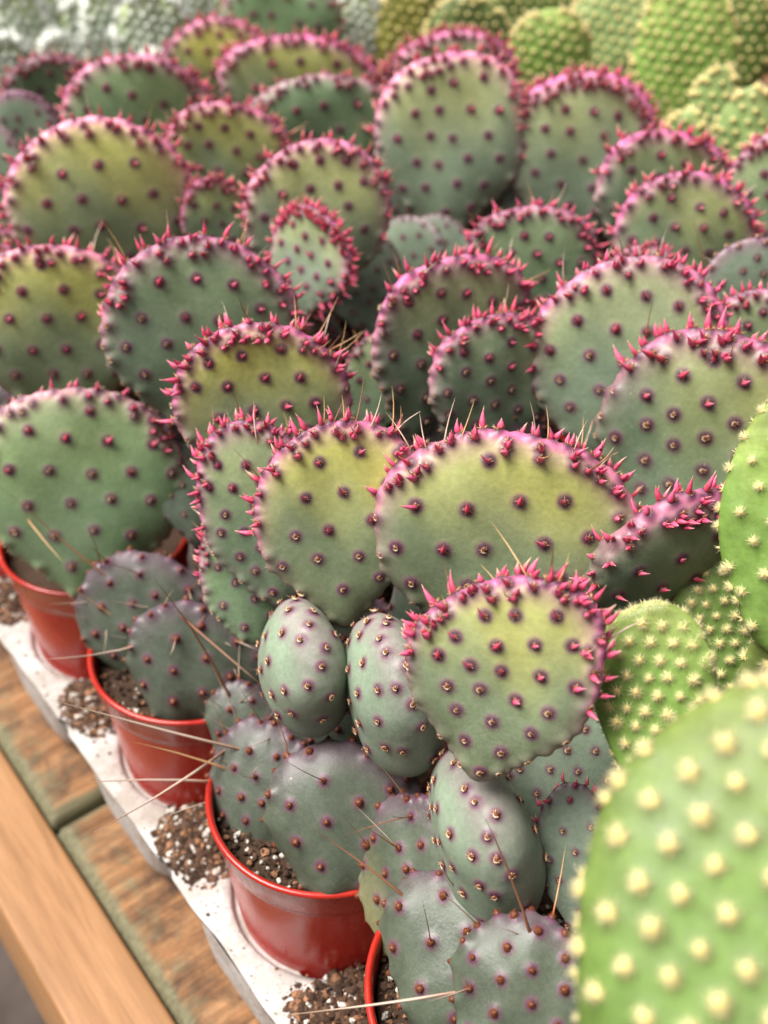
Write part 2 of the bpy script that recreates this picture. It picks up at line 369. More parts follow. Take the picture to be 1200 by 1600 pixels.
STY = {   # body colour grey, body colour green, thickness ratio
    'yng': dict(grey=(.140, .172, .120), green=(.145, .200, .090), tone=.45, yel=.8, pink=.9, spot=1., T=.145),
    'grn': dict(grey=(.136, .172, .126), green=(.124, .194, .094), tone=.5, yel=.2, pink=.8, spot=1., T=.145),
    'mid': dict(grey=(.165, .205, .148), green=(.14, .21, .11), tone=.2, yel=.0, pink=.55, spot=1., T=.16),
    'old': dict(grey=(.062, .072, .053), green=(.066, .086, .046), tone=.35, yel=.0, pink=.0, spot=.8, T=.29),
    'bun': dict(grey=(.205, .345, .062), green=(.205, .345, .062), tone=0, yel=0, pink=0, spot=0, T=.24),
    'wht': dict(grey=(.30, .37, .26), green=(.30, .37, .26), tone=0, yel=0, pink=0, spot=0, T=.28),
}
YEL = np.array((.46, .43, .085)); PKR = np.array((.60, .095, .28)); PUR = np.array((.20, .055, .13)); SPOT = np.array((.048, .010, .028))

def make_pad(root, pid, style, loc, q, W, H, px, ex):
    rng = random.Random(hash_id(pid)); st = dict(STY[style]); st.update(ex)
    T = st['T'] if st['T'] < .05 and 'T' in ex else W * st['T']
    bunny = style in ('bun', 'wht')
    k = st.get('k', .04 if bunny else .12)
    sh = PadShape(W, H, T, k, rng, .5 if bunny else 1.)
    sh.sk = st.get('sk', 0. if bunny else sh.sk)
    sh.nk = st.get('nk', .15 if bunny else .36)
    if bunny: sh.pw = 2.6
    elif style == 'old': sh.pw = 2.3
    elif 'fat' in st: sh.pw = st['fat']
    Mw = Matrix.Translation(loc) @ Quaternion(q).to_matrix().to_4x4()
    Minv = Mw.inverted()
    cam_l = np.array(Minv @ CAM_LOC)
    near = px >= 100 and (Vector(loc) - CAM_LOC).length < (.49 if not bunny else .37)
    hidden = pid.endswith('s')
    # ---- areole places: (rho, t, side, isrim)
    A = []
    if bunny:
        s = st.get('s', .0078 if style == 'bun' else .0068)
    else:
        s = st.get('s', W / 5.2 if style != 'old' else W / 4.5)
        if 'T' in ex: s = st.get('s', .0118)
        s = max(s, .009)
    rmax = .93 if bunny else .85
    for side in (1, -1):
        ny = int(H / s) + 2; ang = rng.uniform(-.16, .16); ox, oy = rng.uniform(0, s), rng.uniform(0, s)
        for iy in range(-ny, ny + 1):
            for ix in range(-ny, ny + 1):
                x0 = (ix + .5 * (iy % 2)) * s + ox; y0 = iy * s * .84 + oy
                x = x0 * math.cos(ang) - y0 * math.sin(ang); y = x0 * math.sin(ang) + y0 * math.cos(ang)
                jt = .1 if bunny else .13
                x += rng.uniform(-jt, jt) * s; y += rng.uniform(-jt, jt) * s
                # invert outline approx
                t = math.atan2(x / (W / 2), y / (H / 2))
                for _ in range(3):
                    ct = math.cos(t); nar = 1 - sh.nk * float(smooth(.25, 1., np.array(-ct))); t = math.atan2(x / (W / 2 * (1 + k * ct) * nar), y / (H / 2))
                ct = math.cos(t); nar = 1 - sh.nk * float(smooth(.25, 1., np.array(-ct)))
                rho = math.hypot(x / (W / 2 * (1 + k * ct) * nar), y / (H / 2))
                if rho < rmax: A.append((rho, t, side, 0))
    dens = st.get('dens', 1.)
    per = math.pi * (W + H) / 2
    rs = s * (.48 if bunny else (.20 if style in ('yng', 'grn') else .42)) / dens
    t = -math.pi * .86; row = 0
    while t < math.pi * .86:
        f = abs(t) / math.pi
        if bunny: A.append((rng.uniform(.965, 1), t + rng.uniform(-.02, .02), rng.choice((1, -1)), 1)); t += rs / (per / 6.283)
        else:
            row = (row + 1) % 3; rr = (1., rng.uniform(.93, .97), rng.uniform(.97, .995))[row]
            A.append((rr, t + rng.uniform(-.015, .015), -1 if row == 2 and rng.random() < .6 else 1, 1)); t += rs * (1 + 1.7 * f * f) / (per / 6.283) * rng.uniform(.75, 1.25)
    if style in ('yng', 'grn') and not hidden:
        t = -1.15
        while t < 1.15:
            if rng.random() < .42 * min(1.6, dens): A.append((rng.uniform(.85, .93), t + rng.uniform(-.02, .02), 1, 1))
            t += rs * 1.7 / (per / 6.283)
    pos = np.array([sh.pt(np.array(r), np.array(tt), sd) for r, tt, sd, _ in A]); nor = np.array([sh.nrm(r, tt, sd) for r, tt, sd, _ in A])
    # ---- skin
    n = int(min(104, max(20, px / 3.3))) if not hidden else 22
    r, ph, rim = disc_grid(n); r = r.ravel(); ph = ph.ravel(); rimf = rim.ravel(); m = len(r)
    top = sh.pt(r, ph, 1.); bot = sh.pt(r, ph, -1.)
    idx = np.arange(m).reshape(n + 1, n + 1); bidx = np.where(rimf, np.arange(m), m + np.cumsum(~rimf) - 1).reshape(n + 1, n + 1)
    V = np.concatenate([top, bot[~rimf]]); R = np.concatenate([r, r[~rimf]]); PH = np.concatenate([ph, ph[~rimf]])
    def quads(I): return np.stack([I[:-1, :-1], I[1:, :-1], I[1:, 1:], I[:-1, 1:]], -1).reshape(-1, 4)
    Q = np.concatenate([quads(idx), quads(bidx)[:, ::-1]])
    # orientation check: first face of the top sheet must look along +z
    f0 = Q[len(Q) // 4]; nz = np.cross(V[f0[1]] - V[f0[0]], V[f0[2]] - V[f0[0]])[2]
    if nz < 0: Q = Q[:, ::-1]
    fn = np.cross(V[Q[:, 2]] - V[Q[:, 0]], V[Q[:, 3]] - V[Q[:, 1]]); VN = np.zeros_like(V)
    for c in range(4): np.add.at(VN, Q[:, c], fn)
    VN /= np.linalg.norm(VN, axis=1, keepdims=True) + 1e-12
    asc = .87 * (W / .085) ** .4 if not bunny else 1.
    if 'T' in ex: asc = .8
    halo = np.zeros(len(V)); core = np.zeros(len(V)); disp = np.zeros(len(V))
    rh = (.0027 if style != 'old' else .0026) * asc
    for a, p in zip(A, pos):
        d2 = ((V - p) ** 2).sum(1)
        if bunny: disp += .0005 * np.exp(-d2 / .0028 ** 2); continue
        big = 1.05 if a[3] else 1.
        np.maximum(halo, ((.3 + .5 * float(smooth(-.25, .25, np.array(p[1] / H)))) if a[3] and style != 'mid' else (.8 if style == 'mid' else 1.)) * np.exp(-(d2 / (rh * ((1.08 if style == 'mid' else 1.14) if not a[3] else 1.05)) ** 2) ** 1.1), out=halo)
        np.maximum(disp, (.0017 if a[3] else .0008) * (.45 if style == 'mid' else 1.) * asc * np.exp(-d2 / (.0028 * asc * big) ** 2), out=disp)
    V = V + VN * disp[:, None]
    yn = V[:, 1] / H + .5
    g = np.array(st['grey']) * (1 - st['tone']) + np.array(st['green']) * st['tone']
    C = np.tile(g, (len(V), 1)); light = st.get('light', 1.)  # light: pad tone; also paints shade on rear ears, haze on far pads
    def blend(C, c, f): f = np.clip(np.broadcast_to(f, (len(C),)), 0, 1)[:, None]; return C * (1 - f) + np.asarray(c) * f
    wob = .06 * np.sin(V[:, 0] / W * 7 + sh.ph[0]) + .05 * np.sin(V[:, 0] / W * 13 + V[:, 1] / H * 9 + sh.ph[1])
    if bunny:
        C = blend(C, np.array((.36, .41, .10)), .6 * smooth(.45, 1, yn + wob) * smooth(.2, .9, R))
        if st['yel']: C = blend(C, (.33, .29, .045), st['yel'] * .8)
        if st.get('pale'): C = blend(C, (.42, .50, .26), st['pale'] * .7)
    else:
        if style == 'old':
            C = blend(C, (.095, .052, .076), .7 * smooth(.6, 1., R) * smooth(.35, .9, yn))
            if st['yel']: C = blend(C, (.30, .25, .07), st['yel'] * smooth(.8, .05, yn + wob) * smooth(.1, -.45, V[:, 0] / W + wob))
        else:
            C = C * (.66 + .46 * smooth(.05, .85, yn + wob))[:, None]  # darker towards the base: greyer skin there, with shade painted in too
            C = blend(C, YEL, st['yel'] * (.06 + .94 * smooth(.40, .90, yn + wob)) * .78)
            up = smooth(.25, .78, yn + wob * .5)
            C = blend(C, PUR if style == 'mid' else np.array((.33, .14, .20)), st['pink'] * smooth(.74, .98, R + .05 * wob) * (.15 + .85 * up) * .62)
            if style != 'mid': C = blend(C, PKR, st['pink'] * smooth(.925, .995, R + .035 * wob) * (.08 + .92 * up) * (.74 + 1.8 * wob))
        C = blend(C, np.array((.155, .045, .095)), st['spot'] * .72 * smooth(.1, .55, halo))
        C = blend(C, SPOT, st['spot'] * .95 * smooth(.34, .8, halo))
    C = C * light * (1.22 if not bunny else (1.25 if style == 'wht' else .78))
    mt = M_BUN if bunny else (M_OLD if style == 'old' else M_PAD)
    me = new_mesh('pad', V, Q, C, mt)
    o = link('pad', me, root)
    o.matrix_world = Mw if root is None else Mw
    o.parent = root; o.matrix_parent_inverse = Matrix.Identity(4); o.matrix_local = Matrix.Translation(-root.location) @ Mw
    # ---- areoles on it
    joined = Soup()
    for (rho, t, sd, isr), p, nn in zip(A, pos, nor):
        to = cam_l - p; to /= np.linalg.norm(to); facing = float(to @ nn)
        if hidden and facing < (.25 if bunny else -.1): continue
        if bunny and not near and facing < -.45: continue
        p = p + nn * (.0011 if isr and not bunny else .0006) * (asc if not bunny else .5)
        y = np.array((0, 1, 0.)) * .7 + np.array((p[0] / W, p[1] / H, 0)) * .8; y += np.array((rng.uniform(-.35, .35), rng.uniform(-.2, .2), 0))
        y -= nn * (y @ nn)
        if np.linalg.norm(y) < 1e-3: y = np.cross(nn, (1, 0, 0))
        y /= np.linalg.norm(y); x = np.cross(y, nn)
        yn_ = p[1] / H + .5
        if bunny:
            key = 'white' if style == 'wht' else ('near' if near else 'far'); vs, vm = TUF[key], TUF_ME[key]; sc = rng.uniform(.85, 1.15) * st.get('ts', 1.25 if style == 'wht' else 1.)
            if key != 'near' and isr: sc *= 1.5 if key == 'far' else 2.0
        else:
            if style == 'old': key = 'old'
            elif style == 'mid' and not st.get('bud'): key = 'mat'
            else:
                pr = yn_ + rng.uniform(-.13, .13)
                key = ('rim' if pr > (.15 if st.get('allrim') else .55) else 'mat') if isr else ('bud' if st.get('allrim') or pr > (.45 if style == 'yng' else .62) else 'mat')
                if pid == 'P10' and key == 'rim' and rng.random() < .45: key = 'mat'
            vs, vm = ARE[key], ARE_ME[key]; sc = asc * rng.uniform(.8, 1.15)
            sc *= {'rim': 1.3, 'bud': 1.15, 'old': 1.15}.get(key, 1.02)
            if key == 'rim': sc *= .7 + .4 * min(1, st['pink'])
        i = rng.randrange(len(vs))
        if near and facing > (-.06 if isr else .08) and not hidden:
            ml = Matrix(((x[0] * sc, y[0] * sc, nn[0] * sc, p[0]), (x[1] * sc, y[1] * sc, nn[1] * sc, p[1]), (x[2] * sc, y[2] * sc, nn[2] * sc, p[2]), (0, 0, 0, 1)))
            link('glochid_tuft' if bunny else 'areole', vm[i], o, ml)
        else:
            if near and bunny and facing < -.2: vs = TUF['far']; i = i % len(vs)
            Vs, Ts, Qs, Cs = vs[i].arrays() if bunny else ARE_LO[key][i]
            joined.add((Vs[:, :1] * x + Vs[:, 1:2] * y + Vs[:, 2:] * nn) * sc + p, Ts, Qs, Cs)
    if joined.n:
        tag(link('glochid_tufts' if bunny else 'areoles', joined.mesh('areoles', M_TUF if bunny else M_ARE), o), kind='stuff')
    # ---- a few straight spines along the upper rim
    if style in ('yng', 'grn') and not hidden:
        cand = [i for i, a in enumerate(A) if a[3] and abs(a[1]) < 1.5]
        rng.shuffle(cand)
        for i in cand[:st.get('nsp', 9 if pid not in HAND else 6)]:
            d = nor[i] + np.array((rng.uniform(-.5, .5), .5 + rng.uniform(-.2, .3), rng.uniform(-.3, .5)))
            d /= np.linalg.norm(d); l = rng.uniform(.011, .022) * asc
            spine(o, pos[i] + nor[i] * .001, pos[i] + d * l, rng.choice((0, 0, 1, 2)), rng.uniform(.0002, .00034))
    elif style == 'old' and not hidden:
        cl = [j for j, a in enumerate(A) if nor[j] @ (cam_l / np.linalg.norm(cam_l)) > -.1 and pos[j][1] > -.2 * H]; rng.shuffle(cl)
        for i in cl[:5]:
            for _k in range(rng.choice((1, 1, 2))):
                d = nor[i] * .9 + np.array((rng.uniform(-.9, .5), rng.uniform(-.6, .7), 0)); spine(o, pos[i] + nor[i] * .001, pos[i] + d / np.linalg.norm(d) * rng.uniform(.010, .026), rng.choice((0, 1, 2, 2)), rng.uniform(.00018, .0003))
    elif style in ('old', 'mid') and hidden and rng.random() < .6:
        for i in [j for j, a in enumerate(A) if nor[j] @ (cam_l / np.linalg.norm(cam_l)) > .2][:2]:
            d = nor[i] + np.array((rng.uniform(-.5, .5), rng.uniform(-.4, .4), 0)); spine(o, pos[i], pos[i] + d / np.linalg.norm(d) * rng.uniform(.015, .028), 2)
    return o, Mw
def hash_id(s):
    h = 7
    for c in s: h = (h * 131 + ord(c)) % 1000003
    return h

# ---------------------------------------------------------------- setting: floor, bench, foam tray
def grid_box(name, x0, x1, y0, y1, z0, z1, bev, nx, ny, m, parent=None, fcol=None, loc=(0, 0, 0)):
    """box with rounded upper edges, top divided nx by ny"""
    def axis(a, b, n):
        e = [a, a + bev * .3, a + bev * .65, a + bev]; e2 = [b - bev, b - bev * .65, b - bev * .3, b]
        return np.array(e + list(np.linspace(a + bev, b - bev, n + 1))[1:-1] + e2)
    xs, ys = axis(x0, x1, nx), axis(y0, y1, ny); X, Y = np.meshgrid(xs, ys, indexing='ij')
    d = np.minimum(np.minimum(X - x0, x1 - X), np.minimum(Y - y0, y1 - Y)); dd = np.clip(1 - d / bev, 0, 1)
    Z = z1 - bev * (1 - np.sqrt(np.clip(1 - dd ** 2, 0, 1)))
    wob = np.array([[mnoise.noise(Vector((x * 40, y * 40, z0))) for y in ys] for x in xs]) * .0006
    Z += np.where(dd > 0, wob * 1.6, wob)
    a, b = X.shape; I = np.arange(a * b).reshape(a, b); V = [np.stack([X, Y, Z], -1).reshape(-1, 3)]
    Q = [np.stack([I[:-1, :-1], I[1:, :-1], I[1:, 1:], I[:-1, 1:]], -1).reshape(-1, 4)]
    ring = np.concatenate([I[:, 0], I[-1, 1:], I[-2::-1, -1], I[0, -2:0:-1]]); k = len(ring); low = V[0][ring].copy(); low[:, 2] = z0
    V.append(low); J = np.arange(k) + a * b
    Q.append(np.stack([ring, J, np.roll(J, -1), np.roll(ring, -1)], -1))
    Vv = np.concatenate(V) - np.array(loc)
    c = np.concatenate([dd.ravel(), np.ones(k)]) if fcol is None else fcol(np.concatenate(V), np.concatenate([dd.ravel(), np.ones(k)]))
    C = np.repeat(c[:, None], 3, 1)
    o = link(name, new_mesh(name, Vv, np.concatenate(Q), C, m), parent)
    return o
fl = link('floor', new_mesh('floor', [(-4, -4, -.78), (6, -4, -.78), (6, 6, -.78), (-4, 6, -.78)], [[(0, 1, 2, 3)]], None, M_FLOOR)); tag(fl, kind='structure')
bench = tag(empty('plant_bench', (-.1, .14, -.78)), 'wooden nursery bench of brown planks with a paler pine front rail', 'bench')
bl = Vector(bench.location)
def under(o, root): o.parent = root; o.location = -Vector(root.location) + o.location
yb = -.447
while yb < 2.6:
    p = grid_box('plank', -.0655, 2.4, yb + .0022, yb + .19 - .0022, -.042, -.012, .0062, 60, 26, M_DECK, None,
                 lambda V, dd: np.clip(np.maximum(dd * 1.15, np.clip(1.0 - (V[:, 0] + .0655) / .011, 0, 1) * .8), 0, 1))
    under(p, bench); yb += .19
p = grid_box('front_rail', -.0998, -.0662, -.9, 2.6, -.107, -.015, .0022, 6, 160, M_RAIL); under(p, bench)
for x, y in ((-.05, -.8), (-.05, 1.0), (-.05, 2.5), (2.3, -.8), (2.3, 2.5)):
    p = grid_box('leg', x - .025, x + .05, y - .04, y + .04, -.78, -.043, .003, 1, 1, M_RAIL); under(p, bench)

PIT = .0892
tray = tag(empty('foam_tray', (0, .1, 0)), 'white foam seedling tray holding the red pots, soil spilled between cells', 'tray')
def tray_top():
    S = Soup(); zt, zb, rh = .030, .0265, .0383; n = 64
    for i in range(-3, 8):
        for j in range(0, 4):
            cx, cy = j * PIT, i * PIT; xl = -.047 if j == 0 else cx - PIT / 2; xr = cx + PIT / 2; yl, yr = cy - PIT / 2, cy + PIT / 2
            rings = []
            for fr in (0, .12, .35, .6, .85, 1.0):
                row = []
                for a in np.arange(n) * 2 * math.pi / n + math.pi / 4:
                    c, s = math.cos(a), math.sin(a); t1 = ((xr - cx) / c) if c > 1e-6 else ((xl - cx) / c if c < -1e-6 else 9); t2 = ((yr - cy) / s) if s > 1e-6 else ((yl - cy) / s if s < -1e-6 else 9)
                    R = min(t1, t2); q = rh + (R - rh) * fr
                    x, y = cx + c * q, cy + s * q
                    edge = max(0, 1 - (x + .047) / .004); z = zt - .0012 * edge ** 2 - (.0012 if fr == 0 else 0) + .0007 * mnoise.noise(Vector((x * 60, y * 60, 3)))
                    if edge > .9: x += .0012 * mnoise.noise(Vector((y * 55, 1.3, 0)))
                    row.append((x, y, z))
                rings.append(row)
            low = [(cx + math.cos(a) * rh * .97, cy + math.sin(a) * rh * .97, .012) for a in np.arange(n) * 2 * math.pi / n + math.pi / 4]
            rings.insert(0, low)
            V = np.array(rings).reshape(-1, 3)
            Q = [(r * n + a, (r + 1) * n + a, (r + 1) * n + (a + 1) % n, r * n + (a + 1) % n) for r in range(len(rings) - 1) for a in range(n)]
            S.add(V, (), Q)
    # lip of the plate along the edge seen
    ys = np.linspace(-3.5 * PIT, 7.5 * PIT, 300); e = np.array([.0012 * mnoise.noise(Vector((y * 55, 1.3, 0))) for y in ys])
    A1 = np.stack([-.047 + e, ys, np.full(300, zt - .0012)], 1); A2 = np.stack([-.0468 + e, ys, np.full(300, zb)], 1); A3 = np.stack([np.full(300, -.030), ys, np.full(300, zb)], 1)
    S.add(np.concatenate([A1, A2, A3]), (), [(r * 300 + i, r * 300 + i + 1, (r + 1) * 300 + i + 1, (r + 1) * 300 + i) for r in range(2) for i in range(299)])
    return S.mesh('tray_top', M_FOAM)
o = link('tray_top', tray_top()); under(o, tray)
def cup_mesh():
    S = Soup(); rings = []; n = 40
    for z, hx, hy in ((.0270, .0422, .0360), (.016, .0418, .0355), (.000, .0405, .0335), (-.006, .0392, .032), (-.0105, .0355, .029), (-.0112, 0.001, .001)):
        row = []
        for a in np.arange(n) * 2 * math.pi / n:
            c, s = math.cos(a), math.sin(a); e = .42
            row.append((np.sign(c) * abs(c) ** e * hx, np.sign(s) * abs(s) ** e * hy, z))
        rings.append(row)
    S.add(np.array(rings).reshape(-1, 3), (), [(r * n + a, r * n + (a + 1) % n, (r + 1) * n + (a + 1) % n, (r + 1) * n + a) for r in range(len(rings) - 1) for a in range(n)])
    return S.mesh('cell_cup', M_FOAM)
cm = cup_mesh()
for i in range(-3, 8):
    for j in range(0, 2):
        o = link('cell_cup', cm); o.location = (j * PIT - .0045, i * PIT, 0); under(o, tray)

# ---------------------------------------------------------------- potting mix crumbs
def _crumb_topology():
    U_ = [(1, 0, 0), (-1, 0, 0), (0, 1, 0), (0, -1, 0), (0, 0, 1), (0, 0, -1)] + [(a * .58, b * .58, c * .58) for a in (1, -1) for b in (1, -1) for c in (1, -1)]
    U_ = np.array(U_, float); T = []
    for v in range(6):
        d = v // 2; o1, o2 = [i for i in range(3) if i != d]; sg = U_[v][d]; cyc = [(1, 1), (-1, 1), (-1, -1), (1, -1)]
        for q in range(4):
            def cor(c):
                w = np.zeros(3); w[d] = sg; w[o1], w[o2] = c; return 6 + int(np.argmin(((U_[6:] - w * .58) ** 2).sum(1)))
            t = [v, cor(cyc[q]), cor(cyc[(q + 1) % 4])]
            if np.cross(U_[t[1]] - U_[t[0]], U_[t[2]] - U_[t[0]]) @ U_[v] < 0: t = [t[0], t[2], t[1]]
            T.append(t)
    return U_, np.array(T)
CR_V, CR_T = _crumb_topology()
NPR = np.random.RandomState(3)
def crumb(S, p, r, col, rng, flat=1.):
    V = CR_V * NPR.uniform(.72, 1.25, (14, 1)) * (r * np.array((rng.uniform(.7, 1.4), rng.uniform(.7, 1.3), flat * rng.uniform(.6, 1))))
    a = rng.uniform(0, 6.28); c, s = math.cos(a), math.sin(a)
    S.add(V @ np.array(((c, s, 0), (-s, c, 0), (0, 0, 1))) + np.asarray(p), CR_T, (), col)
def soilcol(rng):
    x = rng.random()
    if x < .09: return np.array((.66, .60, .52)) * rng.uniform(.75, 1.1)
    if x < .24: return np.array((.30, .15, .08)) * rng.uniform(.7, 1.2)
    return np.array((.075, .042, .027)) * rng.uniform(.5, 1.7)
def pot_soil(seed, full):
    rng = random.Random(seed); S = Soup(); n = 40; rings = []
    for r in np.linspace(0.0005, .0388, 9):
        rings.append([(math.cos(a) * r, math.sin(a) * r, .0765 + .0015 * mnoise.noise(Vector((math.cos(a) * r * 130, math.sin(a) * r * 130, seed)))) for a in np.arange(n) * 6.2832 / n])
    S.add(np.array(rings).reshape(-1, 3), (), [(r * n + a, (r + 1) * n + a, (r + 1) * n + (a + 1) % n, r * n + (a + 1) % n) for r in range(8) for a in range(n)], (.06, .035, .022))
    for _ in range(1500 if full else 60):
        r = .0385 * math.sqrt(rng.random()); a = rng.uniform(0, 6.28); crumb(S, (math.cos(a) * r, math.sin(a) * r, .0768 + rng.uniform(-.0005, .0016)), rng.choice((.0004, .0006, .0008, .0012)), soilcol(rng), rng)
    return S.mesh('soil', M_SOIL, False)
SOIL_LO = pot_soil(99, False)
def pot_mesh():
    prof = [(.0015, .0115), (.031, .0112), (.0338, .0120), (.0350, .0145), (.0358, .025), (.0371, .042), (.0383, .058), (.0391, .0685), (.0394, .0712), (.0402, .0722), (.0406, .0735), (.0418, .0836), (.0424, .0846), (.0424, .0852), (.0418, .0858), (.0409, .0858), (.0403, .0852), (.0399, .0835), (.0396, .076), (.0380, .06), (.035, .03)]
    n = 72; V = []
    for r, z in prof: V += [(r * math.cos(a) * (1 + .004 * math.cos(2 * a)), r * math.sin(a), z) for a in np.arange(n) * 2 * math.pi / n]
    Q = [(i * n + j, i * n + (j + 1) % n, (i + 1) * n + (j + 1) % n, (i + 1) * n + j) for i in range(len(prof) - 1) for j in range(n)]
    return new_mesh('pot', np.array(V), np.array(Q), None, M_POT)
POT = pot_mesh()

# ---------------------------------------------------------------- plants
PLANTS = {
'A':(0.0000,-0.0892,'potted_prickly_pear','nearest prickly pear, with one yellow-green pink-rimmed pad raised over narrow grey pads','purple prickly pears in pots'),
'B':(0.0000,0.0000,'potted_prickly_pear','prickly pear in the red pot fully seen at the tray edge, yellow-topped upper pad','purple prickly pears in pots'),
'C':(0.0000,0.0892,'potted_prickly_pear','low prickly pear with dark spiny pads, red pot in the middle of the tray edge','purple prickly pears in pots'),
'D':(0.0000,0.1784,'potted_prickly_pear','single broad plain-green pad in the farthest red pot on the tray edge','purple prickly pears in pots'),
'X':(0.0892,0.0000,'potted_prickly_pear','very wide pad with yellow-green middle and pink buds, directly behind the nearest pink-rimmed pad','purple prickly pears in pots'),
'E':(0.0892,0.0892,'potted_prickly_pear','yellowish pink-rimmed pad with pale long spines, above the yellow-topped pad at the picture centre','purple prickly pears in pots'),
'F':(0.1739,-0.0535,'potted_prickly_pear','big dark green pad with slanting pink rim beside the tall bright bunny ear pad','purple prickly pears in pots'),
'G':(0.1739,0.0375,'potted_prickly_pear','three upright grey-green pink-edged pads in a row, right of centre','purple prickly pears in pots'),
'H':(0.0865,0.1784,'potted_prickly_pear','dull grey-green round pad with thin pink rim behind the plain-green left pad','purple prickly pears in pots'),
'I':(0.0000,0.2676,'potted_prickly_pear','yellowish pad at the left picture edge behind the dull grey-green round pad','purple prickly pears in pots'),
'J':(0.0892,0.2676,'potted_prickly_pear','broad yellow-green pad with dark dots in the upper left, small pad beside it','purple prickly pears in pots'),
'K':(0.1739,0.2185,'potted_prickly_pear','pale pink-rimmed pad with a small bud-covered edge-on pad in front of it','purple prickly pears in pots'),
'Y':(0.1739,0.1293,'potted_prickly_pear','small plain green pad low in the gap left of the three upright pads','purple prickly pears in pots'),
'Z':(0.2605,0.1918,'potted_prickly_pear','cluster of short pale grey pads in the gap below the tall upright pad','purple prickly pears in pots'),
'L':(0.2605,0.0981,'potted_prickly_pear','dark green low pad with pink buds above the three upright pads','purple prickly pears in pots'),
'M':(0.2631,0.2810,'potted_prickly_pear','tall upright grey-green oval pad with sparse dots, top centre','purple prickly pears in pots'),
'M2':(0.3461,0.1766,'potted_prickly_pear','round pad crowned with a thick crest of red buds below the bright bunny ears','purple prickly pears in pots'),
'N':(0.3461,0.0847,'potted_prickly_pear','three pink-edged pads leaning at the upper right below the small fuzzy ears','purple prickly pears in pots'),
'O':(0.2605,0.0045,'potted_prickly_pear','pale purple-edged pads with brown spines at the right edge, upper half','purple prickly pears in pots'),
'Q':(0.1338,0.3969,'potted_prickly_pear','light green dotted pad near the white fuzzy cacti, upper left','purple prickly pears in pots'),
'Q2':(0.1249,0.4861,'potted_prickly_pear','dark green small pad in front of the white fuzzy cacti, far left','purple prickly pears in pots'),
'R':(0.1739,0.3077,'potted_prickly_pear','blurred yellowish pad between the light green dotted pad and the dark flat pad','purple prickly pears in pots'),
'S':(0.2542,0.3746,'potted_prickly_pear','dark green flat pad with pale rim, red-crested yellow pad behind it','purple prickly pears in pots'),
'T':(0.2854,0.4638,'potted_prickly_pear','orange-tinged pad and tall plain light green pad at the top, left of centre','purple prickly pears in pots'),
'U':(0.0401,0.3613,'potted_prickly_pear','greyish pink-tipped pads stacked along the far left picture edge','purple prickly pears in pots'),
'V':(0.3497,0.3122,'potted_prickly_pear','red-crested pad half hidden behind the tall upright oval pad','purple prickly pears in pots'),
'a':(0.0892,-0.2141,'potted_bunny_ear_cactus','large out-of-focus bright green bunny ear pad filling the lower right corner','pale green bunny ear cacti'),
'b':(0.0963,-0.1115,'potted_bunny_ear_cactus','bright green bunny ear cactus with three fuzzy-dotted pads at the right edge','pale green bunny ear cacti'),
'c':(0.5174,0.2587,'potted_bunny_ear_cactus','two tall bright green ears dotted with cream, upper right','pale green bunny ear cacti'),
'd':(0.4415,0.3345,'potted_bunny_ear_cactus','round bright green ear and pale leaning ear behind the red-crested round pad','pale green bunny ear cacti'),
'e':(0.4353,0.1561,'potted_bunny_ear_cactus','four small pale fuzzy ears below the two tall bright ears','pale green bunny ear cacti'),
'f':(0.4103,0.4282,'potted_bunny_ear_cactus','olive ears and a dark green cream-dotted ear at the top centre','pale green bunny ear cacti'),
'g':(0.5352,0.4460,'potted_bunny_ear_cactus','row of green ears cut by the top picture edge, right of centre','pale green bunny ear cacti'),
'h':(0.6512,0.3390,'potted_bunny_ear_cactus','shaded green ears in the top right corner','pale green bunny ear cacti'),
'i':(0.1873,0.5798,'potted_bunny_ear_cactus','clump of white-haired upright ears in the top left corner','white bunny ear cacti'),
'j':(0.3167,0.5620,'potted_bunny_ear_cactus','few white-haired ears beside the plain light green pad at the top','white bunny ear cacti'),
}
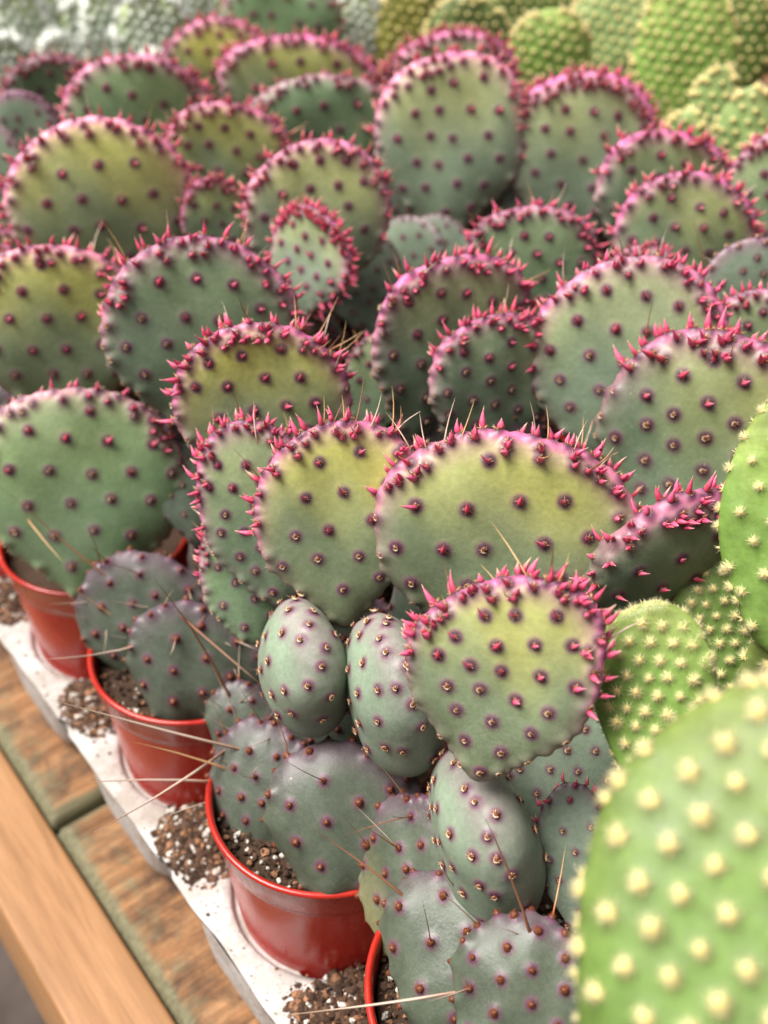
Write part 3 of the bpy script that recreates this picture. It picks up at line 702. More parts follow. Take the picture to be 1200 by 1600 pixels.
# plant, pad, kind, centre, rotation (quaternion), width, height, detail, looks
PADS = [
('A','P46','old',(-0.0068,-0.0548,0.0967),(0.7826,0.2252,-0.421,-0.3995),0.0429,0.0570,270,dict(yel=0.55)),
('A','P47','old',(-0.0111,-0.0799,0.0973),(0.7246,0.2983,-0.1372,-0.6059),0.0527,0.0455,265,dict()),
('A','P48','old',(-0.0118,-0.1029,0.1126),(0.6662,0.3378,-0.082,-0.6598),0.0399,0.0407,215,dict()),
('A','P2','mid',(0.0098,-0.0646,0.1198),(0.6027,0.0858,-0.7365,-0.2948),0.0550,0.0525,268,dict(T=0.026,s=0.0095,k=0.06,fat=2.3)),
('A','P1','yng',(0.0123,-0.0616,0.1804),(0.7116,0.5008,-0.2596,-0.4188),0.0473,0.0594,318,dict(yel=0.7,pink=1.1,k=0.22,nk=0.5,sk=0.26)),
('A','P39','mid',(0.0528,-0.0592,0.1124),(0.7998,0.4215,-0.1332,-0.4061),0.0407,0.0585,270,dict(light=0.8)),
('A','P40','mid',(0.0241,-0.0866,0.1221),(0.8456,0.2744,-0.286,-0.3576),0.0213,0.0413,212,dict(light=0.78,bud=1,k=0.1)),
('B','P41','old',(-0.0098,-0.0239,0.0979),(0.7733,0.4481,-0.0745,-0.4424),0.0557,0.0501,262,dict(tone=0.25)),
('B','P42','old',(-0.019,0.0138,0.0846),(0.7979,0.3482,-0.2133,-0.4434),0.0401,0.0471,200,dict(tone=0.2,light=0.85)),
('B','P43','old',(-0.0065,0.0431,0.0819),(0.7149,0.4403,-0.0171,-0.543),0.0339,0.0287,140,dict(light=0.8)),
('B','P43b','old',(0.0109,0.013,0.0865),(0.8818,0.3983,-0.1382,-0.2113),0.0373,0.0379,160,dict(light=0.8)),
('B','P3','mid',(-0.002,0.0089,0.1374),(0.6131,0.1581,-0.6767,-0.3758),0.0470,0.0447,216,dict(T=0.0245,s=0.0095,k=0.05,light=1.1,fat=2.3)),
('B','P4','mid',(0.0113,-0.0196,0.1404),(0.6092,0.1571,-0.6976,-0.3428),0.0480,0.0508,254,dict(T=0.0245,s=0.0095,k=0.06,light=1.05,fat=2.3)),
('X','P52','mid',(0.0477,0.0048,0.1324),(0.7903,0.463,-0.1556,-0.3699),0.0285,0.0426,190,dict(light=0.85)),
('X','P53','old',(0.0356,0.03,0.1073),(0.8308,0.4549,-0.1461,-0.2855),0.0353,0.0361,150,dict()),
('X','P5','yng',(0.0588,-0.0148,0.1737),(0.7384,0.5604,-0.2024,-0.3158),0.0806,0.0704,402,dict(yel=0.75,pink=0.9,k=0.06,nk=0.22,s=0.015)),
('B','P6','yng',(0.0225,0.021,0.1743),(0.7883,0.5413,-0.1775,-0.2325),0.0504,0.0682,322,dict(yel=1,pink=0.95,k=0.2,nk=0.46,s=0.0122)),
('B','P7','grn',(0.0132,0.0512,0.1649),(0.7981,0.5225,-0.2205,-0.2036),0.0412,0.0648,290,dict(yel=0.25,pink=1,k=0.12)),
('B','P8','grn',(0.006,0.0543,0.1393),(0.857,0.4694,-0.0906,-0.1925),0.0315,0.0464,205,dict(tone=0.9,yel=0.1,pink=0.5)),
('C','P44','old',(-0.0107,0.0698,0.0941),(0.7415,0.5181,-0.0115,-0.4262),0.0537,0.0496,218,dict(tone=0.2)),
('C','P45','old',(-0.0127,0.1065,0.0922),(0.8308,0.4869,-0.1658,-0.2126),0.0504,0.0552,205,dict(tone=0.3)),
('D','P10','grn',(-0.009,0.1538,0.1235),(0.7857,0.5868,-0.0828,-0.1774),0.0802,0.0911,320,dict(tone=1,yel=0.15,pink=0.42,k=0.12,light=1.38)),
('H','P49','mid',(0.0284,0.1377,0.1209),(0.8475,0.5148,-0.0491,-0.12),0.0289,0.0521,190,dict(light=0.805)),
('E','P9','yng',(0.033,0.0787,0.1858),(0.7406,0.6146,-0.1917,-0.1924),0.0610,0.0605,272,dict(yel=0.95,pink=1,k=0.1,light=1.15)),
('F','P36','grn',(0.1455,-0.0308,0.1716),(0.5693,0.5696,-0.2039,-0.5567),0.0905,0.0884,392,dict(yel=0.5,pink=1,k=0.12,light=0.78,s=0.0118)),
('F','P37','grn',(0.099,-0.0485,0.162),(0.5179,0.7434,0.2,-0.373),0.0660,0.0622,290,dict(pink=0.7,k=0.08,T=0.017,fat=2.6,allrim=1,dens=1.5,light=0.85)),
('G','P34','grn',(0.1548,0.0231,0.1847),(0.718,0.5659,-0.2566,-0.3135),0.0700,0.0798,312,dict(yel=0.3,pink=0.8,tone=0.3,k=0.12,light=1.322)),
('G','P33','grn',(0.1182,0.0524,0.1752),(0.695,0.6609,0.042,-0.28),0.0533,0.0594,236,dict(yel=0.15,pink=0.85,tone=0.35,light=1.15)),
('G','P32','grn',(0.1189,0.0808,0.1784),(0.6965,0.6699,0.0546,-0.2513),0.0645,0.0786,300,dict(yel=0.3,pink=1,tone=0.3,light=1.15)),
('Y','P50','grn',(0.1047,0.1085,0.1526),(0.7658,0.5408,-0.1647,-0.3065),0.0242,0.0463,170,dict(tone=0.9,light=0.78,pink=0.2)),
('H','P11','grn',(0.0411,0.1361,0.1867),(0.7131,0.6479,-0.1107,-0.2439),0.0738,0.0758,292,dict(yel=0.08,pink=0.75,tone=0.55,light=1.092,k=0.1)),
('I','P12','yng',(0.0157,0.214,0.1635),(0.7334,0.6552,-0.1033,-0.1489),0.0765,0.0777,262,dict(yel=0.8,pink=0.75,k=0.1,light=1.632)),
('I','P12b','yng',(0.0119,0.2739,0.1478),(0.7565,0.6379,-0.0944,-0.1092),0.0555,0.0714,210,dict(yel=0.5,pink=0.9,light=1.36)),
('J','P13','yng',(0.0683,0.2699,0.189),(0.6938,0.6925,-0.1114,-0.1632),0.0872,0.0824,268,dict(yel=0.75,pink=0.8,k=0.08,light=1.768)),
('J','P16','grn',(0.1123,0.2421,0.1798),(0.7007,0.6676,-0.0377,-0.2489),0.0342,0.0418,125,dict(pink=1.1,yel=0.4,light=1.36)),
('K','P17','grn',(0.1387,0.1963,0.1872),(0.6929,0.663,-0.1555,-0.237),0.0661,0.0765,236,dict(yel=0.5,pink=0.8,tone=0.3,light=1.7)),
('K','P18','grn',(0.1147,0.168,0.185),(0.6238,0.4728,-0.3695,-0.5008),0.0432,0.0480,160,dict(pink=1.4,yel=0.35,tone=0.2,dens=1.6,allrim=1,light=1.061,s=0.0075)),
('Z','P51','mid',(0.191,0.1904,0.1579),(0.6923,0.4693,-0.4477,-0.3162),0.0420,0.0417,125,dict(light=0.9)),
('Z','P51b','mid',(0.1628,0.1897,0.1509),(0.828,0.5477,-0.0857,-0.0839),0.0411,0.0518,160,dict(light=0.78)),
('Z','P51c','mid',(0.2079,0.1903,0.155),(0.6778,0.5744,-0.1065,-0.4465),0.0371,0.0407,120,dict(light=0.8)),
('Z','P54','old',(0.2185,0.2369,0.1535),(0.7742,0.587,-0.1559,-0.1782),0.0385,0.0401,110,dict(light=1.1)),
('Z','P55','old',(0.271,0.1999,0.1582),(0.7155,0.5745,-0.2253,-0.3276),0.0292,0.0479,130,dict(light=1)),
('L','P31','grn',(0.1967,0.1132,0.179),(0.6813,0.6272,-0.2595,-0.2742),0.0578,0.0567,195,dict(yel=0.1,pink=0.7,tone=0.7,light=1.224)),
('L','P35','grn',(0.2173,0.0665,0.1841),(0.6718,0.5856,-0.2866,-0.3517),0.0316,0.0299,110,dict(pink=0.9,light=1.36)),
('M','P25','grn',(0.243,0.2217,0.1938),(0.6843,0.6411,-0.2207,-0.2684),0.0774,0.0959,262,dict(yel=0.4,pink=0.75,tone=0.2,k=0.16,nk=0.42,light=1.768)),
('M2','P26','grn',(0.2939,0.1764,0.1888),(0.6618,0.6339,-0.2688,-0.2966),0.0746,0.0895,240,dict(yel=0.35,pink=1.2,tone=0.2,k=0.14,light=1.564,dens=1.6)),
('N','P28','grn',(0.2849,0.1146,0.1891),(0.6121,0.7192,-0.0766,-0.3196),0.0684,0.0657,190,dict(pink=1.2,yel=0.3,light=1.496)),
('N','P29','grn',(0.2542,0.0762,0.1876),(0.65,0.6599,-0.1709,-0.3359),0.0605,0.0637,200,dict(pink=1.2,yel=0.5,light=1.36)),
('N','P30','grn',(0.2991,0.0609,0.1951),(0.6383,0.6286,-0.2408,-0.3734),0.0554,0.0761,230,dict(pink=0.6,tone=0.7,light=1.496)),
('O','P38','mid',(0.2411,0.0296,0.1821),(0.6847,0.6373,-0.1508,-0.3198),0.0465,0.0533,180,dict(pink=0.9,light=1.1)),
('O','P38b','grn',(0.2048,-0.003,0.182),(0.6699,0.5842,-0.2266,-0.3983),0.0477,0.0511,190,dict(pink=0.8)),
('Q','P14','grn',(0.1422,0.3738,0.1902),(0.6726,0.7,-0.1345,-0.1984),0.0841,0.0709,212,dict(yel=0.1,pink=0.8,tone=0.8,light=1.7)),
('R','P15','yng',(0.1469,0.2855,0.1895),(0.6724,0.692,-0.1175,-0.2349),0.0651,0.0613,184,dict(yel=0.7,pink=0.9,light=1.632)),
('S','P19','grn',(0.2144,0.2969,0.1898),(0.6489,0.6922,-0.1981,-0.246),0.0804,0.0606,212,dict(yel=0,pink=0.35,tone=0.9,light=1.156)),
('S','P20','yng',(0.2444,0.3598,0.1929),(0.6335,0.7073,-0.1866,-0.2522),0.0972,0.0624,232,dict(yel=0.7,pink=1.2,dens=1.4,light=1.632)),
('T','P21','yng',(0.2233,0.4232,0.1911),(0.6477,0.7078,-0.1523,-0.2374),0.0666,0.0677,150,dict(yel=1,pink=1,light=1.36)),
('T','P22','grn',(0.3127,0.4797,0.1977),(0.6685,0.6855,-0.1994,-0.2086),0.0848,0.0643,170,dict(yel=0,pink=0.15,tone=1,light=1.768)),
('Q2','P23','grn',(0.1237,0.4479,0.1852),(0.6933,0.6957,-0.1285,-0.1374),0.0584,0.0563,135,dict(yel=0,pink=0.7,tone=0.9,light=0.8)),
('U','P24','mid',(0.0785,0.3823,0.1886),(0.6929,0.6391,-0.2745,-0.19),0.0433,0.0559,140,dict(pink=1.2,light=1.224)),
('U','P24b','mid',(0.0468,0.3397,0.1853),(0.716,0.6167,-0.2394,-0.223),0.0344,0.0624,170,dict(pink=0.9,light=1.36)),
('U','P24c','grn',(0.0301,0.3091,0.149),(0.7439,0.6393,-0.0644,-0.1841),0.0417,0.0502,140,dict(pink=0.9,light=1.36)),
('V','P27','grn',(0.3153,0.3037,0.1929),(0.6622,0.66,-0.2564,-0.2453),0.0795,0.0653,190,dict(pink=1.3,yel=0.3,dens=1.6,light=1.36)),
('a','B1','bun',(-0.0193,-0.1699,0.2152),(0.8307,0.2597,-0.2236,-0.4388),0.0848,0.1105,905,dict(light=0.74,s=0.0078,ts=1.02,nk=0.05)),
('b','B4','bun',(0.0995,-0.0833,0.2023),(0.7781,0.4287,-0.2817,-0.3626),0.0356,0.0741,392,dict(light=1.05,s=0.0088,ts=0.8)),
('b','B2','bun',(0.0427,-0.088,0.1781),(0.8025,0.3829,-0.2842,-0.3586),0.0294,0.0466,264,dict(light=1,s=0.0052,ts=0.85)),
('b','B3','bun',(0.1019,-0.0692,0.1532),(0.787,0.4138,-0.2873,-0.3562),0.0306,0.0484,226,dict(light=0.72,s=0.0052,ts=0.82)),
('c','B5','bun',(0.4837,0.2636,0.1893),(0.6274,0.5954,-0.3257,-0.3819),0.0661,0.1083,224,dict(light=1.4)),
('c','B6','bun',(0.5522,0.2699,0.1854),(0.6368,0.6099,-0.3134,-0.3526),0.0450,0.0884,170,dict(light=0.8)),
('d','B7','bun',(0.415,0.319,0.1903),(0.6442,0.6453,-0.2494,-0.3262),0.0531,0.0629,132,dict(light=1.3)),
('d','B8','bun',(0.4805,0.3256,0.1924),(0.6005,0.5815,-0.3397,-0.4311),0.0607,0.0757,150,dict(light=1.15,pale=0.6)),
('e','B9','bun',(0.4174,0.1871,0.1892),(0.6408,0.6025,-0.2882,-0.3785),0.0260,0.0468,110,dict(light=1.3,pale=0.5)),
('e','B10','bun',(0.3979,0.1522,0.1872),(0.6121,0.605,-0.2636,-0.4357),0.0279,0.0526,130,dict(light=1.3,pale=0.5)),
('e','B11','bun',(0.3812,0.1783,0.1839),(0.5687,0.6251,-0.1914,-0.4991),0.0208,0.0284,70,dict(light=1.3,pale=0.5)),
('e','B12','bun',(0.3734,0.1226,0.1784),(0.5666,0.6065,-0.218,-0.5134),0.0250,0.0385,100,dict(light=1.3,pale=0.4)),
('f','B13','bun',(0.386,0.4336,0.1852),(0.6871,0.6438,-0.2319,-0.2442),0.0393,0.0697,136,dict(light=1.05,yel=0.9)),
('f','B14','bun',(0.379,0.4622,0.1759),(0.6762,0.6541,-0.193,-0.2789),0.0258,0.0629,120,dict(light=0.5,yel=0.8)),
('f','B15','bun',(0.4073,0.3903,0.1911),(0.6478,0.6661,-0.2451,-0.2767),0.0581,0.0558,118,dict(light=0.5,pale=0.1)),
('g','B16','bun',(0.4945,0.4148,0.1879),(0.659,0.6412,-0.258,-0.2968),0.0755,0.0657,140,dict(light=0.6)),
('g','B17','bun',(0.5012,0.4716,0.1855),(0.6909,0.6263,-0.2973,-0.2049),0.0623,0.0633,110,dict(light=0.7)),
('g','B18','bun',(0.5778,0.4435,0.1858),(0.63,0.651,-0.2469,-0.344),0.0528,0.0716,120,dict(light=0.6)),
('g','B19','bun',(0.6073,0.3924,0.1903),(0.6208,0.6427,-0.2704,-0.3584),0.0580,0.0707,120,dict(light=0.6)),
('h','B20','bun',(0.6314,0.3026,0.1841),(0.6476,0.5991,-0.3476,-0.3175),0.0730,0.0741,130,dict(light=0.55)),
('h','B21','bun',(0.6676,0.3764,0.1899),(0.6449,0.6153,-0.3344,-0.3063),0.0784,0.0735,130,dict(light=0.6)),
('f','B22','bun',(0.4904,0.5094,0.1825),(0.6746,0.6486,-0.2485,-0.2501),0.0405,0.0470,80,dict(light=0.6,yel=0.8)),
('i','W1','wht',(0.2107,0.5495,0.1946),(0.7076,0.6669,-0.1089,-0.2065),0.0273,0.0573,112,dict(light=1.1)),
('i','W2','wht',(0.2249,0.5069,0.1955),(0.7027,0.6629,-0.1138,-0.2318),0.0477,0.0610,124,dict(light=0.95)),
('i','W3','wht',(0.1686,0.5929,0.1885),(0.7249,0.6649,-0.121,-0.133),0.0334,0.0684,130,dict(light=1.1)),
('i','W4','wht',(0.1903,0.6072,0.1878),(0.7168,0.6686,-0.1092,-0.165),0.0299,0.0593,110,dict(light=1.1)),
('i','W5','wht',(0.2025,0.5803,0.1867),(0.7024,0.6695,-0.0793,-0.2284),0.0240,0.0475,90,dict(light=0.95)),
('i','W6','wht',(0.1416,0.5579,0.1803),(0.7422,0.6482,-0.1588,-0.0611),0.0289,0.0402,80,dict(light=0.95)),
('i','W7','wht',(0.173,0.5505,0.1817),(0.7046,0.6649,-0.06,-0.2407),0.0220,0.0303,60,dict(light=0.95)),
('i','W8','wht',(0.208,0.4799,0.1873),(0.7209,0.6512,-0.1388,-0.1925),0.0132,0.0142,30,dict(light=1.2,pale=1)),
('j','W9','wht',(0.2787,0.5474,0.1981),(0.6938,0.6673,-0.13,-0.2377),0.0251,0.0475,90,dict(light=0.95)),
('j','W10','wht',(0.3056,0.5525,0.1922),(0.705,0.6582,-0.1686,-0.2034),0.0278,0.0431,80,dict(light=1.2,pale=1)),
('j','W11','wht',(0.3613,0.4589,0.191),(0.6739,0.6533,-0.1646,-0.3034),0.0314,0.0532,104,dict(light=1.1)),
('i','W12','wht',(0.1821,0.6622,0.1879),(0.7151,0.6745,-0.0984,-0.1546),0.0281,0.0511,90,dict(light=1)),
('i','W13','wht',(0.2569,0.6068,0.1918),(0.709,0.6672,-0.1386,-0.1816),0.0329,0.0499,90,dict(light=0.95)),
('i','W14','wht',(0.237,0.6678,0.1886),(0.7099,0.6733,-0.1206,-0.1676),0.0289,0.0467,80,dict(light=0.95)),
('j','W15','wht',(0.4106,0.5204,0.1949),(0.6917,0.6482,-0.2161,-0.2341),0.0331,0.0335,60,dict(light=1)),
('X','P52s','old',(0.0679,0.0039,0.0992),(0.6234,0.6867,-0.2907,0.2352),0.0435,0.0701,120,dict(light=0.85)),
('X','P53s','old',(0.0649,0.019,0.0881),(0.7234,0.4543,-0.3087,0.4184),0.0439,0.0708,120,dict(light=0.85)),
('X','P5s','old',(0.0741,-0.0043,0.1128),(0.4799,0.8044,-0.337,-0.0955),0.0500,0.0927,120,dict(light=0.85)),
('H','P49s','old',(0.0508,0.1545,0.0913),(0.4331,0.6512,-0.0869,0.6171),0.0468,0.0755,120,dict(light=0.85)),
('E','P9s','old',(0.066,0.0842,0.1209),(0.5694,0.7523,-0.3202,0.0854),0.0500,0.1170,120,dict(light=0.85)),
('F','P36s','old',(0.1581,-0.0425,0.1087),(0.6736,0.5352,-0.5097,-0.0078),0.0500,0.0952,120,dict(light=0.85)),
('F','P37s','old',(0.1296,-0.0504,0.1121),(0.6213,0.6309,-0.4388,0.1531),0.0500,0.1173,120,dict(light=0.85)),
('G','P34s','old',(0.1627,0.0289,0.1158),(0.52,0.752,-0.3376,-0.2238),0.0500,0.0895,120,dict(light=0.85)),
('G','P33s','old',(0.1363,0.0418,0.1167),(0.7259,0.6164,-0.286,0.1065),0.0500,0.1023,120,dict(light=0.85)),
('G','P32s','old',(0.138,0.0645,0.1138),(0.7477,0.5642,-0.3183,0.1462),0.0500,0.1061,120,dict(light=0.85)),
('Y','P50s','old',(0.1409,0.1136,0.1081),(0.5692,0.7124,-0.3226,0.2539),0.0500,0.1054,120,dict(light=0.85)),
('H','P11s','old',(0.0647,0.1524,0.1177),(0.5125,0.8081,-0.2831,0.0648),0.0500,0.1104,120,dict(light=0.85)),
('I','P12s','old',(0.0081,0.235,0.1055),(0.4448,0.8481,-0.068,-0.2798),0.0492,0.0794,120,dict(light=0.85)),
('I','P12bs','old',(-0.0006,0.2733,0.0992),(0.6644,0.6934,0.0294,-0.2774),0.0345,0.0557,103,dict(light=0.85)),
('J','P13s','old',(0.0742,0.2655,0.1169),(0.7149,0.6645,-0.2076,-0.0652),0.0500,0.0879,120,dict(light=0.85)),
('J','P16s','old',(0.1052,0.2594,0.1227),(0.5697,0.7876,-0.0997,-0.2127),0.0500,0.1035,120,dict(light=0.85)),
('K','P17s','old',(0.1522,0.2128,0.1176),(0.5114,0.8132,-0.2632,-0.0894),0.0500,0.0992,120,dict(light=0.85)),
('K','P18s','old',(0.159,0.2089,0.0989),(0.2148,0.7011,-0.4912,-0.4702),0.0404,0.0652,108,dict(light=0.85)),
('K','P18s','old',(0.1277,0.1816,0.1479),(0.2148,0.7011,-0.4912,-0.4702),0.0416,0.0672,120,dict(light=0.85)),
('Z','P51s','old',(0.2221,0.1948,0.1118),(0.3884,0.7371,-0.5225,-0.181),0.0500,0.0993,120,dict(light=0.85)),
('Z','P51bs','old',(0.2136,0.1937,0.106),(0.6035,0.6139,-0.2448,0.4461),0.0500,0.1226,120,dict(light=0.85)),
('Z','P51cs','old',(0.2369,0.1889,0.1108),(0.6137,0.6822,-0.3778,0.1233),0.0500,0.0990,120,dict(light=0.85)),
('Z','P54s','old',(0.2375,0.2093,0.1099),(0.8098,0.4817,-0.3304,0.0553),0.0500,0.0965,120,dict(light=0.85)),
('Z','P55s','old',(0.2602,0.1899,0.1103),(0.7468,0.5389,-0.2325,-0.3129),0.0474,0.0765,120,dict(light=0.85)),
('L','P31s','old',(0.2258,0.1064,0.1183),(0.6126,0.6678,-0.4227,-0.007),0.0500,0.1076,120,dict(light=0.85)),
('L','P35s','old',(0.2327,0.0843,0.1276),(0.4671,0.7548,-0.3577,-0.2899),0.0500,0.1174,120,dict(light=0.85)),
('M','P25s','old',(0.2496,0.2485,0.116),(0.4075,0.8333,-0.2488,-0.2786),0.0500,0.1028,120,dict(light=0.85)),
('M2','P26s','old',(0.323,0.176,0.115),(0.5556,0.7083,-0.4352,-0.0151),0.0500,0.1026,120,dict(light=0.85)),
('N','P28s','old',(0.3104,0.1019,0.1219),(0.688,0.5935,-0.4171,0.0206),0.0500,0.1197,120,dict(light=0.85)),
('N','P29s','old',(0.3258,0.0751,0.0976),(0.5693,0.6873,-0.4363,0.1152),0.0429,0.0691,116,dict(light=0.85)),
('N','P29s','old',(0.276,0.0771,0.144),(0.5693,0.6873,-0.4363,0.1152),0.0441,0.0712,120,dict(light=0.85)),
('N','P30s','old',(0.326,0.068,0.1218),(0.5178,0.7344,-0.4309,-0.0824),0.0500,0.1149,120,dict(light=0.85)),
('O','P38s','old',(0.252,0.0213,0.121),(0.6914,0.637,-0.328,-0.0925),0.0500,0.0998,120,dict(light=0.85)),
('O','P38bs','old',(0.225,0.0042,0.1215),(0.5217,0.7397,-0.4009,-0.1415),0.0500,0.1072,120,dict(light=0.85)),
('Q','P14s','old',(0.1355,0.387,0.1204),(0.6036,0.7559,-0.1141,-0.2267),0.0500,0.0964,120,dict(light=0.85)),
('R','P15s','old',(0.1531,0.2918,0.1225),(0.631,0.733,-0.2254,-0.1174),0.0500,0.0993,120,dict(light=0.85)),
('S','P19s','old',(0.2383,0.3638,0.0984),(0.3503,0.8765,-0.233,-0.2339),0.0419,0.0675,91,dict(light=0.85)),
('S','P19s','old',(0.222,0.3208,0.1465),(0.3503,0.8765,-0.233,-0.2339),0.0431,0.0695,103,dict(light=0.85)),
('S','P20s','old',(0.2452,0.3715,0.1239),(0.6033,0.7338,-0.2123,-0.2292),0.0500,0.1016,120,dict(light=0.85)),
('T','P21s','old',(0.2771,0.4623,0.0979),(0.4539,0.828,-0.3277,0.0309),0.0405,0.0653,79,dict(light=0.85)),
('T','P21s','old',(0.2404,0.4383,0.1449),(0.4539,0.828,-0.3277,0.0309),0.0417,0.0672,88,dict(light=0.85)),
('T','P22s','old',(0.2972,0.4703,0.1258),(0.7601,0.5792,-0.1138,-0.2717),0.0500,0.1099,120,dict(light=0.85)),
('Q2','P23s','old',(0.1245,0.4704,0.1215),(0.523,0.828,-0.1158,-0.1655),0.0500,0.1051,120,dict(light=0.85)),
('U','P24s','old',(0.0553,0.3739,0.1234),(0.7447,0.5628,-0.072,-0.3514),0.0500,0.1111,120,dict(light=0.85)),
('U','P24bs','old',(0.0468,0.3535,0.1201),(0.5373,0.7647,-0.2089,-0.288),0.0500,0.0980,120,dict(light=0.85)),
('U','P24cs','old',(0.0283,0.3398,0.1051),(0.3587,0.893,-0.1089,-0.2491),0.0500,0.0896,120,dict(light=0.85)),
('V','P27s','old',(0.3277,0.306,0.1231),(0.6123,0.7035,-0.3184,-0.1701),0.0500,0.1013,120,dict(light=0.85)),
('a','B1s','bun',(0.0574,-0.2007,0.1025),(0.7256,0.5036,-0.1035,0.4573),0.0200,0.0896,120,dict(light=0.85)),
('a','B1s','bun',(-0.0104,-0.1941,0.1587),(0.7256,0.5036,-0.1035,0.4573),0.0200,0.0923,120,dict(light=0.85)),
('b','B4s','bun',(0.0919,-0.0969,0.1273),(0.6475,0.5996,-0.349,-0.3153),0.0200,0.1069,120,dict(light=0.85)),
('b','B2s','bun',(0.068,-0.1045,0.1214),(0.6642,0.6319,-0.3993,0.0085),0.0200,0.1139,120,dict(light=0.85)),
('b','B3s','bun',(0.095,-0.0967,0.1084),(0.8055,0.4172,-0.3533,-0.2285),0.0200,0.0825,120,dict(light=0.85)),
('c','B5s','bun',(0.4935,0.2569,0.1106),(0.6059,0.6165,-0.466,-0.189),0.0200,0.0794,101,dict(light=0.85)),
('c','B6s','bun',(0.536,0.2702,0.1136),(0.6697,0.5651,-0.2149,-0.4313),0.0200,0.0842,104,dict(light=0.85)),
('d','B7s','bun',(0.4232,0.3218,0.1225),(0.6029,0.6862,-0.3427,-0.2196),0.0200,0.0991,120,dict(light=0.85)),
('d','B8s','bun',(0.4653,0.331,0.1204),(0.6101,0.5659,-0.289,-0.4733),0.0200,0.0962,119,dict(light=0.85)),
('e','B9s','bun',(0.4244,0.1685,0.126),(0.6992,0.5357,-0.4226,-0.2136),0.0200,0.1118,120,dict(light=0.85)),
('e','B10s','bun',(0.4162,0.1589,0.1237),(0.5131,0.7068,-0.4358,-0.2173),0.0200,0.1086,120,dict(light=0.85)),
('e','B11s','bun',(0.4073,0.1666,0.128),(0.6151,0.6206,-0.4712,-0.1203),0.0200,0.1231,120,dict(light=0.85)),
('e','B12s','bun',(0.3979,0.1453,0.1229),(0.3682,0.7664,-0.4356,-0.2954),0.0200,0.1190,120,dict(light=0.85)),
('f','B13s','bun',(0.3921,0.4302,0.1182),(0.6636,0.6669,-0.2906,-0.1747),0.0200,0.0896,106,dict(light=0.85)),
('f','B14s','bun',(0.3975,0.4409,0.1153),(0.7353,0.5369,-0.413,-0.023),0.0200,0.1022,120,dict(light=0.85)),
('f','B15s','bun',(0.4113,0.415,0.1246),(0.4804,0.7886,-0.2359,-0.3027),0.0200,0.1124,120,dict(light=0.85)),
('g','B16s','bun',(0.5158,0.4338,0.1206),(0.451,0.802,-0.3516,-0.1723),0.0200,0.1102,119,dict(light=0.85)),
('g','B17s','bun',(0.5143,0.4567,0.1201),(0.7059,0.5965,-0.3566,-0.1365),0.0200,0.0981,107,dict(light=0.85)),
('g','B18s','bun',(0.5509,0.4499,0.1181),(0.6688,0.5894,-0.0965,-0.4428),0.0200,0.1010,109,dict(light=0.85)),
('g','B19s','bun',(0.5676,0.4196,0.1206),(0.5523,0.6412,-0.0096,-0.5327),0.0200,0.1297,120,dict(light=0.85)),
('h','B20s','bun',(0.6474,0.324,0.1165),(0.3801,0.7876,-0.3554,-0.3298),0.0200,0.1021,111,dict(light=0.85)),
('h','B21s','bun',(0.6653,0.3564,0.1196),(0.7423,0.4835,-0.371,-0.2787),0.0200,0.0986,107,dict(light=0.85)),
('f','B22s','bun',(0.4301,0.4525,0.0982),(0.8663,0.3492,-0.0806,-0.348),0.0200,0.0733,86,dict(light=0.85)),
('f','B22s','bun',(0.4696,0.4896,0.146),(0.8663,0.3492,-0.0806,-0.348),0.0200,0.0755,87,dict(light=0.85)),
('i','W1s','wht',(0.1975,0.5619,0.1261),(0.6132,0.7424,-0.0808,-0.2574),0.0200,0.1094,120,dict(light=0.85)),
('i','W2s','wht',(0.2033,0.539,0.1257),(0.4936,0.7858,-0.049,-0.3694),0.0200,0.1273,120,dict(light=0.85)),
('i','W3s','wht',(0.1761,0.5913,0.1202),(0.6819,0.7063,-0.1809,-0.0587),0.0200,0.0938,112,dict(light=0.85)),
('i','W4s','wht',(0.1936,0.5946,0.1221),(0.7637,0.6122,-0.1859,-0.0858),0.0200,0.0995,118,dict(light=0.85)),
('i','W5s','wht',(0.1937,0.5781,0.1246),(0.7133,0.6643,-0.113,-0.1925),0.0200,0.1021,120,dict(light=0.85)),
('i','W6s','wht',(0.16,0.5655,0.1232),(0.6141,0.7636,-0.1981,0.0221),0.0200,0.1059,120,dict(light=0.85)),
('i','W7s','wht',(0.1832,0.5696,0.1264),(0.5464,0.8116,-0.1831,-0.0959),0.0200,0.1136,120,dict(light=0.85)),
('i','W8s','wht',(0.1901,0.5601,0.1035),(0.4026,0.8352,-0.0849,-0.3649),0.0200,0.0804,96,dict(light=0.85)),
('i','W8s','wht',(0.2021,0.5077,0.1617),(0.4026,0.8352,-0.0849,-0.3649),0.0200,0.0828,107,dict(light=0.85)),
('j','W9s','wht',(0.3001,0.557,0.1303),(0.5881,0.7593,-0.2763,-0.0367),0.0200,0.1232,120,dict(light=0.85)),
('j','W10s','wht',(0.3128,0.5601,0.1284),(0.6167,0.7424,-0.2168,-0.147),0.0200,0.1110,120,dict(light=0.85)),
('j','W11s','wht',(0.3247,0.54,0.0997),(0.3879,0.7739,-0.0613,-0.4968),0.0200,0.0777,87,dict(light=0.85)),
('j','W11s','wht',(0.3469,0.4871,0.1503),(0.3879,0.7739,-0.0613,-0.4968),0.0200,0.0800,96,dict(light=0.85)),
('i','W12s','wht',(0.1815,0.6206,0.1242),(0.8823,0.4191,-0.1956,-0.0878),0.0200,0.1298,120,dict(light=0.85)),
('i','W13s','wht',(0.2249,0.5953,0.1264),(0.7662,0.5653,0.032,-0.304),0.0200,0.1238,120,dict(light=0.85)),
('i','W14s','wht',(0.1958,0.6097,0.0998),(0.8806,0.4178,-0.0102,-0.2234),0.0200,0.0698,83,dict(light=0.85)),
